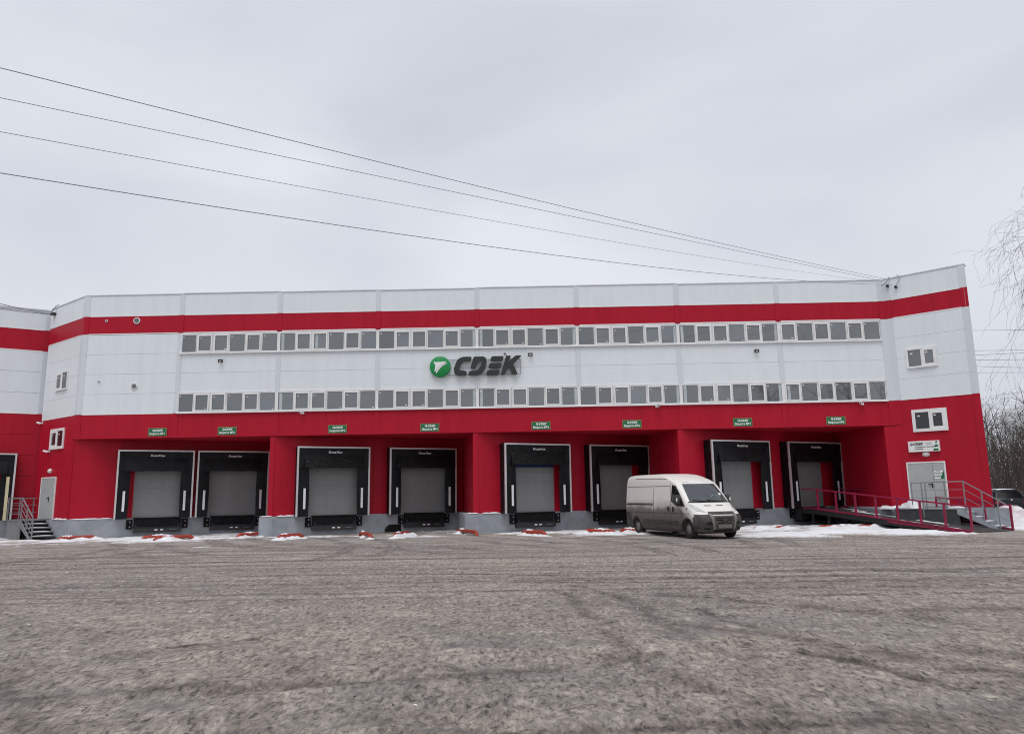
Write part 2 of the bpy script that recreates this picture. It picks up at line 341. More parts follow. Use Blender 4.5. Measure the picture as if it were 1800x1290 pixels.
# ------------------------------------------------------------------ helpers
class MB:
    """collects shapes, then links them as one mesh object"""
    def __init__(s): s.v, s.f, s.mi, s.sm = [], [], [], []
    def add(s, vs, fs, mi=0, smooth=False):
        o = len(s.v); s.v += [tuple(p) for p in vs]
        for f in fs:
            s.f.append(tuple(i+o for i in f)); s.mi.append(mi); s.sm.append(smooth)
        return s
    def box(s, x0, x1, y0, y1, z0, z1, mi=0):
        return s.add([(x0,y0,z0),(x1,y0,z0),(x1,y1,z0),(x0,y1,z0),(x0,y0,z1),(x1,y0,z1),(x1,y1,z1),(x0,y1,z1)],
                     [(3,2,1,0),(4,5,6,7),(0,1,5,4),(1,2,6,5),(2,3,7,6),(3,0,4,7)], mi)
    def prism(s, poly, z0, z1, mi=0):
        """poly counter-clockwise in x,y"""
        k = len(poly)
        vs = [(x, y, z0) for x, y in poly] + [(x, y, z1) for x, y in poly]
        fs = [tuple(reversed(range(k))), tuple(range(k, 2*k))] + [(i, (i+1) % k, k+(i+1) % k, k+i) for i in range(k)]
        return s.add(vs, fs, mi)
    def plate(s, poly, y0, y1, mi=0):
        """poly in x,z, extruded from y0 (front) to y1 (back)"""
        k = len(poly)
        area = sum(poly[i][0]*poly[(i+1) % k][1]-poly[(i+1) % k][0]*poly[i][1] for i in range(k))
        if area < 0: poly = poly[::-1]
        vs = [(x, y0, z) for x, z in poly] + [(x, y1, z) for x, z in poly]
        fs = [tuple(range(k)), tuple(reversed(range(k, 2*k)))] + [((i+1) % k, i, k+i, k+(i+1) % k) for i in range(k)]
        return s.add(vs, fs, mi)
    def tube(s, pts, r, n=8, mi=0, caps=True, smooth=True):
        pts = [Vector(p) for p in pts]
        rs = r if isinstance(r, (list, tuple)) else [r]*len(pts)
        vs = []; prev = None
        for i, p in enumerate(pts):
            t = (pts[min(i+1, len(pts)-1)] - pts[max(i-1, 0)]).normalized()
            if prev is None:
                a = Vector((0, 0, 1)) if abs(t.z) < 0.9 else Vector((1, 0, 0))
                u = t.cross(a).normalized()
            else:
                u = (prev - t*prev.dot(t)).normalized()
            prev = u; w = t.cross(u)
            for k in range(n):
                an = 2*PI*(k+0.5)/n
                vs.append(p + (u*math.cos(an) + w*math.sin(an))*rs[i])
        fs = []
        for i in range(len(pts)-1):
            for k in range(n):
                a, b_ = i*n+k, i*n+(k+1) % n
                fs.append((a, b_, b_+n, a+n))
        s.add(vs, fs, mi, smooth)
        if caps:
            L = len(vs)
            o = len(s.v)-L
            s.f.append(tuple(o+k for k in reversed(range(n)))); s.mi.append(mi); s.sm.append(False)
            s.f.append(tuple(o+L-n+k for k in range(n))); s.mi.append(mi); s.sm.append(False)
        return s
    def bar(s, a, b, w, h=None, mi=0):
        """square bar from a to b"""
        a, b = Vector(a), Vector(b); h = h or w
        t = (b-a).normalized(); z = Vector((0, 0, 1))
        if abs(t.z) > 0.95: z = Vector((0, 1, 0))
        u = t.cross(z).normalized(); v_ = u.cross(t)
        vs = [p + u*sx*w/2 + v_*sy*h/2 for p in (a, b) for sx, sy in ((-1,-1),(1,-1),(1,1),(-1,1))]
        return s.add(vs, [(3,2,1,0),(4,5,6,7),(0,1,5,4),(1,2,6,5),(2,3,7,6),(3,0,4,7)], mi)
    def lathe(s, prof, n=20, mi=0, axis='y', smooth=True, caps=True):
        """prof: list of (r, h) along the axis"""
        vs = []
        for r, h in prof:
            for k in range(n):
                a = 2*PI*k/n; c, d = r*math.cos(a), r*math.sin(a)
                vs.append((c, h, d) if axis == 'y' else (c, d, h))
        fs = []
        for i in range(len(prof)-1):
            for k in range(n):
                a, b_ = i*n+k, i*n+(k+1) % n
                fs.append((a, b_, b_+n, a+n))
        if caps: fs.append(tuple(range(n))); fs.append(tuple((len(prof)-1)*n+k for k in reversed(range(n))))
        return s.add(vs, fs, mi, smooth)
    def xf(s, mw):
        s.v = [tuple(mw @ Vector(p)) for p in s.v]; return s
    def mesh(s, name, mats):
        me = bpy.data.meshes.new(name)
        me.from_pydata(s.v, [], s.f)
        for m_ in (mats if isinstance(mats, (list, tuple)) else [mats]): me.materials.append(m_)
        me.polygons.foreach_set('material_index', s.mi)
        me.polygons.foreach_set('use_smooth', s.sm)
        bm = bmesh.new(); bm.from_mesh(me); bmesh.ops.recalc_face_normals(bm, faces=bm.faces); bm.to_mesh(me); bm.free()
        me.update(); return me
    def build(s, name, mats, parent=None, loc=(0, 0, 0), rz=0.0):
        return link(name, s.mesh(name, mats), parent, loc, rz)

def link(name, me, parent=None, loc=(0, 0, 0), rz=0.0):
    o = bpy.data.objects.new(name, me); COL.objects.link(o)
    o.location = loc; o.rotation_euler = (0, 0, rz)
    if parent: o.parent = parent
    return o
def thing(name, label, cat, loc=(0, 0, 0), rz=0.0, group=None):
    o = bpy.data.objects.new(name, None); COL.objects.link(o)
    o.location = loc; o.rotation_euler = (0, 0, rz); o.empty_display_size = 0.3
    return tag(o, label, cat, group)
def tag(o, label, cat, group=None):
    o['label'] = label; o['category'] = cat
    if group: o['group'] = group
    return o
def kind(o, k): o['kind'] = k; return o
def copy_tree(o, parent=None):
    c = o.copy(); COL.objects.link(c)
    if parent: c.parent = parent
    for ch in list(o.children): copy_tree(ch, c)
    return c

def text_mesh(body, size, shear=0.0, bold=0.0, name='lettering', extrude=0.0):
    cu = bpy.data.curves.new(name, 'FONT'); cu.body = body; cu.size = size; cu.shear = shear; cu.offset = bold
    cu.align_x = 'CENTER'; cu.align_y = 'CENTER'; cu.extrude = extrude; cu.resolution_u = 3
    o = bpy.data.objects.new(name, cu); COL.objects.link(o)
    dg = bpy.context.evaluated_depsgraph_get(); dg.update()
    me = bpy.data.meshes.new_from_object(o.evaluated_get(dg))
    bpy.data.objects.remove(o); bpy.data.curves.remove(cu)
    # stand it up: x right, z up, facing -y
    me.transform(Matrix.Rotation(PI/2, 4, 'X'))
    return me
def add_mesh(mb, me, mi=0, off=(0, 0, 0), sx=1.0):
    mb.add([(v.co.x*sx+off[0], v.co.y+off[1], v.co.z+off[2]) for v in me.vertices], [tuple(p.vertices) for p in me.polygons], mi)

def vnoise(x, y, seed=0):
    """smooth value noise, arrays in, about -1..1 out"""
    xi = np.floor(x).astype(np.int64); yi = np.floor(y).astype(np.int64)
    xf, yf = x-xi, y-yi
    xf = xf*xf*(3-2*xf); yf = yf*yf*(3-2*yf)
    def h(a, b):
        k = (a*374761393 + b*668265263 + seed*1442695041) & 0xFFFFFFFF
        k = ((k ^ (k >> 13))*1274126177) & 0xFFFFFFFF
        k = k ^ (k >> 16)
        return (k & 0xFFFF)/32767.5-1.0
    return (h(xi, yi)*(1-xf)+h(xi+1, yi)*xf)*(1-yf) + (h(xi, yi+1)*(1-xf)+h(xi+1, yi+1)*xf)*yf
def fbm(x, y, oct=4, seed=0, gain=0.5):
    s = np.zeros_like(x); a = 1.0
    for i in range(oct):
        s += a*vnoise(x, y, seed+i*17); x = x*2.03+11.3; y = y*2.03+5.7; a *= gain
    return s
def grid_mesh(name, X, Y, Z, keep=None):
    ny, nx = X.shape
    co = np.stack([X, Y, Z], -1).reshape(-1, 3)
    i = np.arange(ny*nx).reshape(ny, nx)
    q = np.stack([i[:-1, :-1], i[:-1, 1:], i[1:, 1:], i[1:, :-1]], -1).reshape(-1, 4)
    if keep is not None:
        k = (keep[:-1, :-1] | keep[:-1, 1:] | keep[1:, 1:] | keep[1:, :-1]).reshape(-1)
        q = q[k]
        used = np.unique(q); mp = np.full(len(co), -1); mp[used] = np.arange(len(used)); co = co[used]; q = mp[q]
    me = bpy.data.meshes.new(name)
    me.vertices.add(len(co)); me.vertices.foreach_set('co', co.astype(np.float32).ravel())
    me.loops.add(q.size); me.loops.foreach_set('vertex_index', q.astype(np.int32).ravel())
    me.polygons.add(len(q)); me.polygons.foreach_set('loop_start', np.arange(0, q.size, 4, dtype=np.int32))
    me.polygons.foreach_set('loop_total', np.full(len(q), 4, dtype=np.int32))
    me.polygons.foreach_set('use_smooth', np.ones(len(q), dtype=bool))
    me.update(calc_edges=True); me.validate()
    return me

# ------------------------------------------------------------------ ground and snow
def axis(parts):
    out = [parts[0][0]]
    for a, b, n_ in parts:
        out += list(np.linspace(a, b, n_+1)[1:])
    return np.array(out)
def ground_h(X, Y):
    near = np.clip((-Y-16)/12, 0, 1)
    far = 1-near
    lim = np.clip((60-np.abs(X))/25, 0, 1)*np.clip((Y+60)/15, 0, 1)*np.clip((14-Y)/6, 0, 1)
    warp = fbm(X*0.5, Y*0.5, 2, 91)
    z = 0.014*fbm(X*0.7+warp, Y*1.1+warp, 3, 3)*(0.4+0.6*near)
    z += near*0.014*fbm(X*3.0+warp*1.5, Y*2.6+warp, 4, 21, 0.62)
    z += near*0.014*(1-np.abs(fbm(X*5.5+warp*2, Y*3.6, 3, 33)))**2
    # ruts pressed by lorries running along the front, and two curling away to the lower right
    z += far*0.012*fbm(X*0.10, Y*2.4+0.2*warp, 3, 41)
    for (a, b, c_) in ((-21.6, 0.006, 0.0), (-18.9, -0.004, 2.0), (-23.4, 0.01, 1.0)):
        d = Y-(a+b*X+0.25*np.sin(X*0.11+c_))
        z += -0.018*np.exp(-(d/0.22)**2) + 0.012*np.exp(-((np.abs(d)-0.42)/0.16)**2)
    for (x0, y0, sl, xa, xb) in ((3.6, -27.5, -1.9, 3.0, 4.3), (-4.2, -29.0, 0.35, -8.0, -1.0)):
        d = (Y-(y0+sl*(X-x0)))/math.sqrt(1+sl*sl)
        w = np.clip((X-xa)/0.8, 0, 1)*np.clip((xb-X)/0.8, 0, 1)
        z += w*(-0.026*np.exp(-(d/0.14)**2) + 0.020*np.exp(-((d-0.27)/0.12)**2))
    return z*lim
xs = axis([(-900, -120, 6), (-120, -36, 14), (-36, -13, 200), (-13, 13, 840), (13, 36, 200), (36, 120, 14), (120, 900, 6)])
ys = axis([(-700, -80, 6), (-80, -37, 20), (-37, -31, 30), (-31, -24, 230), (-24, -14, 180), (-14, 8, 170), (8, 80, 30), (80, 1500, 10)])
X, Y = np.meshgrid(xs, ys)
def tracks(X, Y):
    T = np.zeros_like(X)
    def along(px, py, w, s):
        nonlocal T
        P = np.stack([np.array(px), np.array(py)], -1)
        for a, b in zip(P[:-1], P[1:]):
            lo = np.minimum(a, b)-3*w; hi = np.maximum(a, b)+3*w
            m_ = (X > lo[0]) & (X < hi[0]) & (Y > lo[1]) & (Y < hi[1])
            if not m_.any(): continue
            x, y = X[m_], Y[m_]; d = b-a; L2 = max(1e-6, d@d)
            t = np.clip(((x-a[0])*d[0]+(y-a[1])*d[1])/L2, 0, 1)
            q = np.hypot(x-a[0]-t*d[0], y-a[1]-t*d[1])
            T[m_] = np.maximum(T[m_], s*np.exp(-(q/w)**2))
    rg = random.Random(4)
    for i in range(16):          # lanes along the front
        y0 = rg.uniform(-25, -8); xa = rg.uniform(-34, 8); L = rg.uniform(12, 38); sl = rg.uniform(-0.02, 0.03); ph = rg.uniform(0, 6)
        for o_ in (0, 1.75):
            xs_ = np.linspace(xa, xa+L, 24); along(xs_, y0+o_+sl*(xs_-xa)+0.25*np.sin(xs_*0.13+ph), rg.uniform(0.09, 0.2), rg.uniform(0.45, 0.9))
    for k, (dx, dy) in enumerate(((-18.6, 1.0), (-15.3, 2.6), (-9.6, 1.0), (-5.4, 2.9), (0.4, 0.8), (4.9, 3.2), (10.6, 1.0))):   # lorries backing to the gates
        for rep in range(2):
            turn = rg.choice((-1, 1))*rg.uniform(0.25, 1.0) if rep else rg.uniform(0.1, 0.6); off = rg.uniform(-0.3, 0.3)
            for o_ in (-1.0, -0.72, 0.72, 1.0):
                xs_, ys_ = [], []; a = math.radians(27.62); x, y = dx+off+o_*math.cos(a), dy-1.0+o_*math.sin(a); h_ = -PI/2+a
                for q in range(26):
                    xs_.append(x); ys_.append(y); x += 0.55*math.cos(h_); y += 0.55*math.sin(h_)
                    if q > 8: h_ += turn*0.055
                along(xs_, ys_, 0.12, 0.85)
    for (x0, y0, x1, y1, w) in ((1.8, -25.0, 5.6, -28.6, 0.22), (3.6, -26.9, 9.4, -28.9, 0.20), (2.4, -22.2, 6.0, -24.8, 0.2), (0.9, -20.5, 2.2, -25.6, 0.16), (-7, -27.2, -3.2, -30.4, 0.2), (-9, -29.4, 0.5, -27.6, 0.16), (-3, -30.6, 6, -28.9, 0.16)):
        t = np.linspace(0, 1, 10); along(x0+(x1-x0)*t+0.25*np.sin(t*4), y0+(y1-y0)*t+0.2*np.sin(t*5+1), w, 0.8)
    for px_, py_, w, s_ in (([3.2, 3.6, 3.8, 4.05], [-27.0, -27.45, -28.1, -28.6], 0.13, 1.25), ([0.7, 0.87, 1.1, 1.24, 1.53, 1.86, 2.2], [-21.6, -24.1, -26.0, -27.5, -28.3, -28.95, -29.6], 0.13, 0.55), ([2.75, 2.86, 3.1], [-23.7, -24.8, -25.4], 0.13, 1.0),
                            ([0.9, 6.3, 11, 16], [-17.7, -18.2, -19.1, -20.0], 0.16, 1.0), ([-7, -3.2, 0.9], [-17.8, -17.7, -18.5], 0.12, 1.0), ([-0.4, 4.2, 8], [-19.7, -20.2, -20.4], 0.10, 1.0), ([-4.6, -3.7], [-26.3, -25.9], 0.08, 1.2),
                            ([4.5, 9, 15, 22], [-20.6, -20.9, -20.6, -20.2], 0.9, 0.45)):
        along(px_, py_, w, s_)
    return T
gm_ = grid_mesh('ground', X, Y, ground_h(X, Y)-0.012*tracks(X, Y))
at_ = gm_.attributes.new('tracks', 'FLOAT', 'POINT'); at_.data.foreach_set('value', tracks(X, Y).astype(np.float32).ravel())
g = link('ground', gm_)
g.data.materials.append(M['ground']); kind(g, 'structure')

def snow_amount(X, Y):
    w = fbm(X*0.28, Y*0.55, 4, 60, 0.6)
    streak = fbm((X*0.95+Y*0.3)*0.35, (Y-0.25*X)*1.3, 4, 64, 0.6)
    left = np.clip((-9.5-X)/5, 0, 1)*np.clip((Y+5.2)/2.4, 0, 1)*1.0
    mid = np.clip((X+10)/3, 0, 1)*np.clip((6.5-X)/2, 0, 1)*np.clip((Y+4.2)/1.8, 0, 1)*0.46
    right = np.clip((X-8.0)/1.0, 0, 1)*np.clip((Y+6.9+0.12*np.abs(X-13)+0.5*np.sin(X*1.3))/2.2, 0, 1)*1.15
    strip = np.exp(-((Y+0.5)/0.7)**2)*0.75
    a = np.maximum(np.maximum(left, right), np.maximum(mid, strip))
    u_ = (X-7.55)*math.cos(math.radians(27.62))+Y*math.sin(math.radians(27.62)); s_ = (X-7.55)*math.sin(math.radians(27.62))-Y*math.cos(math.radians(27.62))
    a = a - 1.3*np.clip((u_-6.55)/0.3, 0, 1)*np.clip((10.1-u_)/0.3, 0, 1)*np.clip((s_-5.0)/2.0, 0, 1)
    return a + 0.28*w + 0.55*streak - 0.86 + 0.12*np.clip((X-9)/2, 0, 1)
xs = np.arange(-34, 30.01, 0.09); ys = np.arange(-8.6, 5.0, 0.075)
X, Y = np.meshgrid(xs, ys)
S = snow_amount(X, Y)
Z = ground_h(X, Y) + np.clip(S, -0.2, 1.6)*(0.07+0.07*np.clip((X-8)/4, 0, 1)) + 0.02*fbm(X*3, Y*3, 3, 77)*np.clip(S*3, 0, 1) + 0.012
Z = np.where(S < 0, ground_h(X, Y)-0.012+S*0.3, Z)
def snow_obj(name, X, Y, Z, keep, thick):
    ny, nx = X.shape; me = grid_mesh(name, X, Y, Z, keep)
    i = np.arange(ny*nx).reshape(ny, nx); q = np.stack([i[:-1, :-1], i[:-1, 1:], i[1:, 1:], i[1:, :-1]], -1).reshape(-1, 4)
    k = (keep[:-1, :-1] | keep[:-1, 1:] | keep[1:, 1:] | keep[1:, :-1]).reshape(-1)
    used = np.unique(q[k]); a = me.attributes.new('thick', 'FLOAT', 'POINT'); a.data.foreach_set('value', thick.reshape(-1)[used].astype(np.float32))
    return link(name, me)
o = snow_obj('snow_patches', X, Y, Z, S > -0.02, S); o.data.materials.append(M['snow_thin']); kind(o, 'structure')
# ploughed bank beyond the entrance stairs
xs = np.arange(20.8, 40, 0.12); ys = np.arange(-6.5, 12, 0.12)
X, Y = np.meshgrid(xs, ys)
ridge = 0.85*np.exp(-(((X-23.4)/1.7)**2+((Y-1.5)/3.4)**2)) + 0.12*np.exp(-(((X-29)/3.2)**2+((Y-0.2)/2.2)**2)) + 0.55*np.exp(-(((X-22.6)/1.5)**2+((Y+2.0)/1.7)**2))
Z = ridge*(1+0.22*fbm(X*0.9, Y*0.9, 4, 81, 0.6)) + 0.10*fbm(X*2.3, Y*2.3, 3, 85)*np.clip(ridge*2, 0, 1) - 0.09
o = link('snow_bank', grid_mesh('snow_bank', X, Y, Z, Z > -0.03)); o.data.materials.append(M['snow']); kind(o, 'structure')

# ------------------------------------------------------------------ the warehouse
RA = math.radians(27.62)                       # how far each dock wall turns away from the front
DA = Vector((math.cos(RA), math.sin(RA), 0)); NA = Vector((math.sin(RA), -math.cos(RA), 0))
RX0 = [-22.35, -12.40, -2.42, 7.55]            # left end of each saw-tooth bay
RX1 = [-12.60, -2.62, 7.35, 17.33]             # right end
UEND = [9.85, 10.03, 10.05, 10.55]             # length of the slanted dock wall
ZP, ZB = 0.95, 4.85                            # plinth top, soffit
ROWS = [6.04, 7.05, 8.06, 9.07]
ZB0, ZB1, ZR = 10.11, 11.04, 12.14             # red band, roof edge
BX = [-22.35, -17.37, -12.36, -7.37, -2.39, 2.62, 7.63, 12.62, 17.95]
DW = Vector((2.65, -2.35, 0)).normalized(); NW = Vector((-0.6635, -0.7482, 0)); WL = 3.58    # right wing
DC = Vector((-3.5, 2.6, 0)).normalized(); NC = Vector((-0.5963, -0.8027, 0)); CL = 4.28      # left chamfer
RW = math.atan2(DW.y, DW.x)
RC = math.atan2(-DC.y, -DC.x)                  # chamfer runs right-wards from its inner corner
CIN = Vector((BX[0], 0, 0)) + DC*CL
WOUT = Vector((BX[8], 0, 0)) + DW*WL

bld = thing('warehouse', 'long red and white warehouse with two window strips and slanted loading docks', 'warehouse')

def recess_pts(k):
    a = Vector((RX0[k], 0, 0)); b = a + DA*UEND[k]; c = Vector((RX1[k], 0, 0))
    return a, b, c
def inset(o, d): return (o.x+d.x, o.y+d.y)
upper = [(CIN.x+0.1, CIN.y+0.14), (BX[0]+0.02, 0.14), (BX[8]+0.06, 0.14), (WOUT.x-0.02, WOUT.y+0.16), (WOUT.x+4.5, 6.0), (WOUT.x+4.5, 34), (-29, 34)]
MB().prism(upper, ZB+0.02, ZR-0.12).build('wall', M['core'], bld)
MB().prism([(x*0.999, y+0.05) for x, y in upper], ZR-0.13, ZR-0.06).build('roof', M['roof'], bld)
lower = [(CIN.x+0.1, CIN.y+0.14), (BX[0]+0.02, 0.14)]
for k in range(4):
    a, b, c = recess_pts(k)
    lower += [(a.x+0.08, 0.14), (b.x+0.02, b.y+0.12), (c.x+0.10, 0.14)]
lower += [(BX[8]+0.06, 0.14), (WOUT.x-0.02, WOUT.y+0.16), (WOUT.x+4.5, 6.0), (WOUT.x+4.5, 34), (-29, 34)]
MB().prism(lower, -0.3, ZB-0.05).build('wall', M['core'], bld)

GAP = 0.004
def panel(m, x0, x1, z0, z1, origin=(0, 0, 0), rz=0.0, cover=0.0):
    return MB().box(x0+cover, x1-cover, 0, 0.12, z0+(GAP if m is M['white'] else 0.001), z1-(GAP if m is M['white'] else 0.001)).build('wall_panel', m, bld, origin, rz)
for i in range(8):
    x0, x1 = BX[i], BX[i+1]
    panel(M['white'], x0, x1, ZB1, ZR)
    panel(M['red'], x0, x1, ZB0, ZB1)
    panel(M['red'], x0, x1, ZB, 6.02)
    panel(M['white'], x0, x1, ROWS[1], ROWS[2]); panel(M['white'], x0, x1, ROWS[2], ROWS[3]-(0.03 if i else 0))
    if i == 0:
        panel(M['white'], x0, x1, ROWS[0], ROWS[1]); panel(M['white'], x0, x1, ROWS[3], ZB0-0.03)
# end pieces right of the last windows
for z0, z1 in ((ROWS[0], ROWS[1]), (ROWS[3], ZB0-0.03)):
    MB().box(17.62, BX[8], 0, 0.12, z0, z1).build('wall_panel', M['white'], bld)
# cover strips over the panel joints
for i in range(1, 8):
    for z0, z1, m_ in ((ZB1, ZR, 'white_cover'), (ZB0+0.004, ZB1-0.004, 'red_cover'), (ROWS[1]+0.03, ROWS[3]-0.06, 'white_cover'), (ZB+0.012, 6.0, 'red_cover')):
        MB().box(BX[i]-0.12, BX[i]+0.12, -0.022, 0.0, z0, z1).build('joint_cover', M[m_], bld)
for z0, z1, m_ in ((ZB1, ZR, 'white_cover'), (ZB0+0.004, ZB1-0.004, 'red_cover'), (6.05, ZB0-0.004, 'white_cover'), (ZB+0.012, 6.03, 'red_cover')):
    MB().prism([(BX[0]+0.25, 0.01), (BX[0]+0.25, -0.02), (BX[0]-0.01, -0.02), (BX[0]-0.2, 0.12), (BX[0]-0.17, 0.17), (BX[0]+0.03, 0.01)][::-1], z0, z1).build('joint_cover', M[m_], bld)
    MB().prism([(BX[8]-0.3, 0.0), (BX[8]-0.3, -0.02), (BX[8]-0.01, -0.02), (BX[8]+0.22, -0.22), (BX[8]+0.25, -0.19), (BX[8]+0.02, 0.0)], z0, z1).build('joint_cover', M[m_], bld)
MB().box(-17.25-0.24, -17.25, -0.022, 0, ROWS[0]+0.02, ROWS[1]+0.03).build('joint_cover', M['white_cover'], bld)
MB().box(-17.25-0.24, -17.25, -0.022, 0, ROWS[3]-0.06, ZB0-0.01).build('joint_cover', M['white_cover'], bld)
# flashings: thin pale strips at the colour changes
for z in (ZB1, ZB0):
    for i in range(8):
        MB().box(BX[i]+0.13, BX[i+1]-0.13, -0.012, 0.0, z-0.02, z+0.028).build('flashing', M['flash'], bld)
MB().box(BX[0]+0.26, -17.5, -0.012, 0.0, 6.02, 6.06).build('flashing', M['flash'], bld)
# roof capping, slightly wavy sheet lengths
for i in range(8):
    z = ZR + 0.02*math.sin(i*1.7)
    MB().box(BX[i]+0.005, BX[i+1]-0.005, -0.03, 0.45, z-0.02, z+0.025).build('roof_capping', M['cap'], bld)
# fascia lower edge trim and soffits over the docks
MB().box(BX[0]-0.02, BX[8]-0.1, -0.045, 0.02, ZB-0.012, ZB+0.07).build('fascia_trim', M['red_cover'], bld)
for k in range(4):
    a, b, c = recess_pts(k)
    MB().prism([(a.x, 0.02), (c.x, 0.02), (b.x+0.1, b.y+0.1), (a.x+0.05, 0.1)], ZB-0.03, ZB+0.015).build('soffit', M['red'], bld)

# right wing and left chamfer walls, panel rows
wing_o = Vector((BX[8], 0, 0))
for z0, z1, m_ in [(ZB1, ZR, 'white'), (ZB0, ZB1, 'red'), (ROWS[3], ZB0, 'white'), (ROWS[2], ROWS[3], 'white'), (ROWS[1], ROWS[2], 'white'), (6.05, ROWS[1], 'white'), (4.99, 6.05, 'red'), (3.98, 4.99, 'red'), (2.97, 3.98, 'red'), (1.96, 2.97, 'red'), (0.95, 1.96, 'red')]:
    panel(M[m_], 0.02, WL, z0, z1, wing_o, RW)
    panel(M[m_], 0, CL-0.02, z0, z1, CIN, RC)
    MB().box(WL-0.26, WL+0.03, -0.022, -0.002, z0+0.002, z1-0.002).build('joint_cover', M[m_+'_cover'], bld, wing_o, RW)
for o_, r_, L_ in ((wing_o, RW, WL), (CIN, RC, CL)):
    for z in (ZB1, ZB0, 6.05):
        MB().box(0.27 if o_ is wing_o else 0.1, L_-0.27, -0.012, 0, z-0.02, z+0.028).build('flashing', M['flash'], bld, o_, r_)
    MB().box(0.0, L_+0.02, -0.03, 0.4, ZR-0.02, ZR+0.025).build('roof_capping', M['cap'], bld, o_, r_)
# flank of the wing running back from the outer corner
for z0, z1, m_ in [(ZB0, ZR, 'white'), (6.05, ZB0, 'white'), (0.95, 6.05, 'red')]:
    q = WOUT
    dirf = Vector((4.5, 6.0-WOUT.y, 0)); L_ = dirf.length
    MB().box(0, L_, -0.02, 0.1, z0, z1).build('wall_panel', M[m_], bld, WOUT, math.atan2(dirf.y, dirf.x))

# slanted dock walls, return walls, columns
for k in range(4):
    a, b, c = recess_pts(k)
    for r in range(4):
        z0 = ZP + r*0.975
        for h0, h1 in ((0.0, 5.0), (5.0, UEND[k])):
            MB().box(h0+(0.02 if h0 == 0 else 0.006), h1-0.006, 0, 0.1, z0+0.001, z0+0.974).build('wall_panel', M['red'], bld, a, RA)
    rv = c-b
    ra = math.atan2(rv.y, rv.x)
    for r in range(4):
        z0 = ZP + r*0.975
        MB().box(0.0, rv.length-0.02, 0, 0.1, z0+0.001, z0+0.974).build('wall_panel', M['red'], bld, b, ra)
    # narrow column face at the front corner
    x1 = RX0[k+1] if k < 3 else BX[8]+0.02
    MB().prism([(c.x-0.004, -0.012), (x1+0.02, -0.012), (x1+0.02, 0.13), (c.x+0.09, 0.13)], ZP+0.004, ZB-0.032).build('column', M['red_cover'], bld)
    # bolt heads down the column panel
    if k < 3:
        bm_ = MB()
        for z in (4.35, 4.15, 3.4, 3.2, 2.5, 2.3):
            p = Vector((RX0[k+1], 0, 0)) + DA*0.35
            bm_.box(p.x-0.025, p.x+0.025, p.y-0.03, p.y+0.01, z-0.02, z+0.02)
        bm_.build('bolt_heads', M['red_cover'], bld)
    # plinth along the dock wall, and the block under the column
    MB().box(-0.0, UEND[k]-0.3, -0.05, 0.12, -0.3, ZP-0.004).build('plinth', M['plinth'], bld, a, RA)
    blk = [(c.x-0.40, -0.07), (x1+0.06, -0.07), (x1+0.3, 0.12), (b.x+0.1, b.y+0.12), (b.x-0.34, b.y-0.08)]
    mb = MB().prism(blk, -0.3, ZP)
    o = mb.build('plinth', M['plinth'], bld)
    bv = o.modifiers.new('round', 'BEVEL'); bv.width = 0.09; bv.segments = 3; bv.limit_method = 'ANGLE'; bv.angle_limit = math.radians(60)
# plinth under chamfer and wing
MB().box(-0.3, CL+0.05, -0.06, 0.12, -0.3, ZP-0.006).build('plinth', M['plinth'], bld, CIN, RC)
MB().box(0.1, WL+0.02, -0.05, 0.12, -0.3, ZP-0.006).build('plinth', M['plinth'], bld, wing_o, RW)
# ragged hole broken through the plinth between the third and fourth gates
q = Vector((RX0[1], 0, 0)) + NA*0.052
MB().plate([(5.62, 0.02), (5.66, 0.10), (5.60, 0.16), (5.70, 0.21), (5.69, 0.30), (5.80, 0.31), (5.83, 0.39), (6.52, 0.38), (6.50, 0.10), (6.53, 0.0), (5.9, -0.05)], -0.004, 0.0).build('plinth_hole', M['dark'], bld, q, RA)

# ---- windows
def window_frame(w, h, fixed):
    mb = MB(); t = 0.030 if fixed else 0.036
    mb.box(0, t, -0.03, 0.06, 0, h); mb.box(w-t, w, -0.03, 0.06, 0, h)
    mb.box(t, w-t, -0.03, 0.06, 0, t+0.01); mb.box(t, w-t, -0.03, 0.06, h-t-0.01, h)
    if not fixed:      # opening sash standing in front of the frame
        s0, s1 = 0.042, 0.102
        mb.box(s0, s1, -0.055, 0.03, s0, h-s0); mb.box(w-s1, w-s0, -0.055, 0.03, s0, h-s0)
        mb.box(s1, w-s1, -0.055, 0.03, s0, s1); mb.box(s1, w-s1, -0.055, 0.03, h-s1, h-s0)
    return mb
def pane_mesh(w, h, fixed, sticker, blind=0):
    t = 0.030 if fixed else 0.102
    mb = MB().box(t-0.005, w-t+0.005, 0.0, 0.012, t, h-t)
    if sticker:
        sx = t+0.05 if sticker == 1 else w-t-0.15
        sz = h-t-0.13 if sticker == 1 else t+0.06
        mb.box(sx, sx+0.085, -0.004, 0.0, sz, sz+0.035, 1)
    if blind == 1: mb.box(t+0.06, t+0.2, -0.003, 0.0, t+0.02, h-t-0.02, 2)
    if blind == 2: mb.box(w-t-0.14, w-t-0.01, -0.003, 0.0, t+0.02, h-t-0.02, 2)
    return mb
WH = 0.955
fr_cache, pn_cache = {}, {}
pat = 'fssfsf'
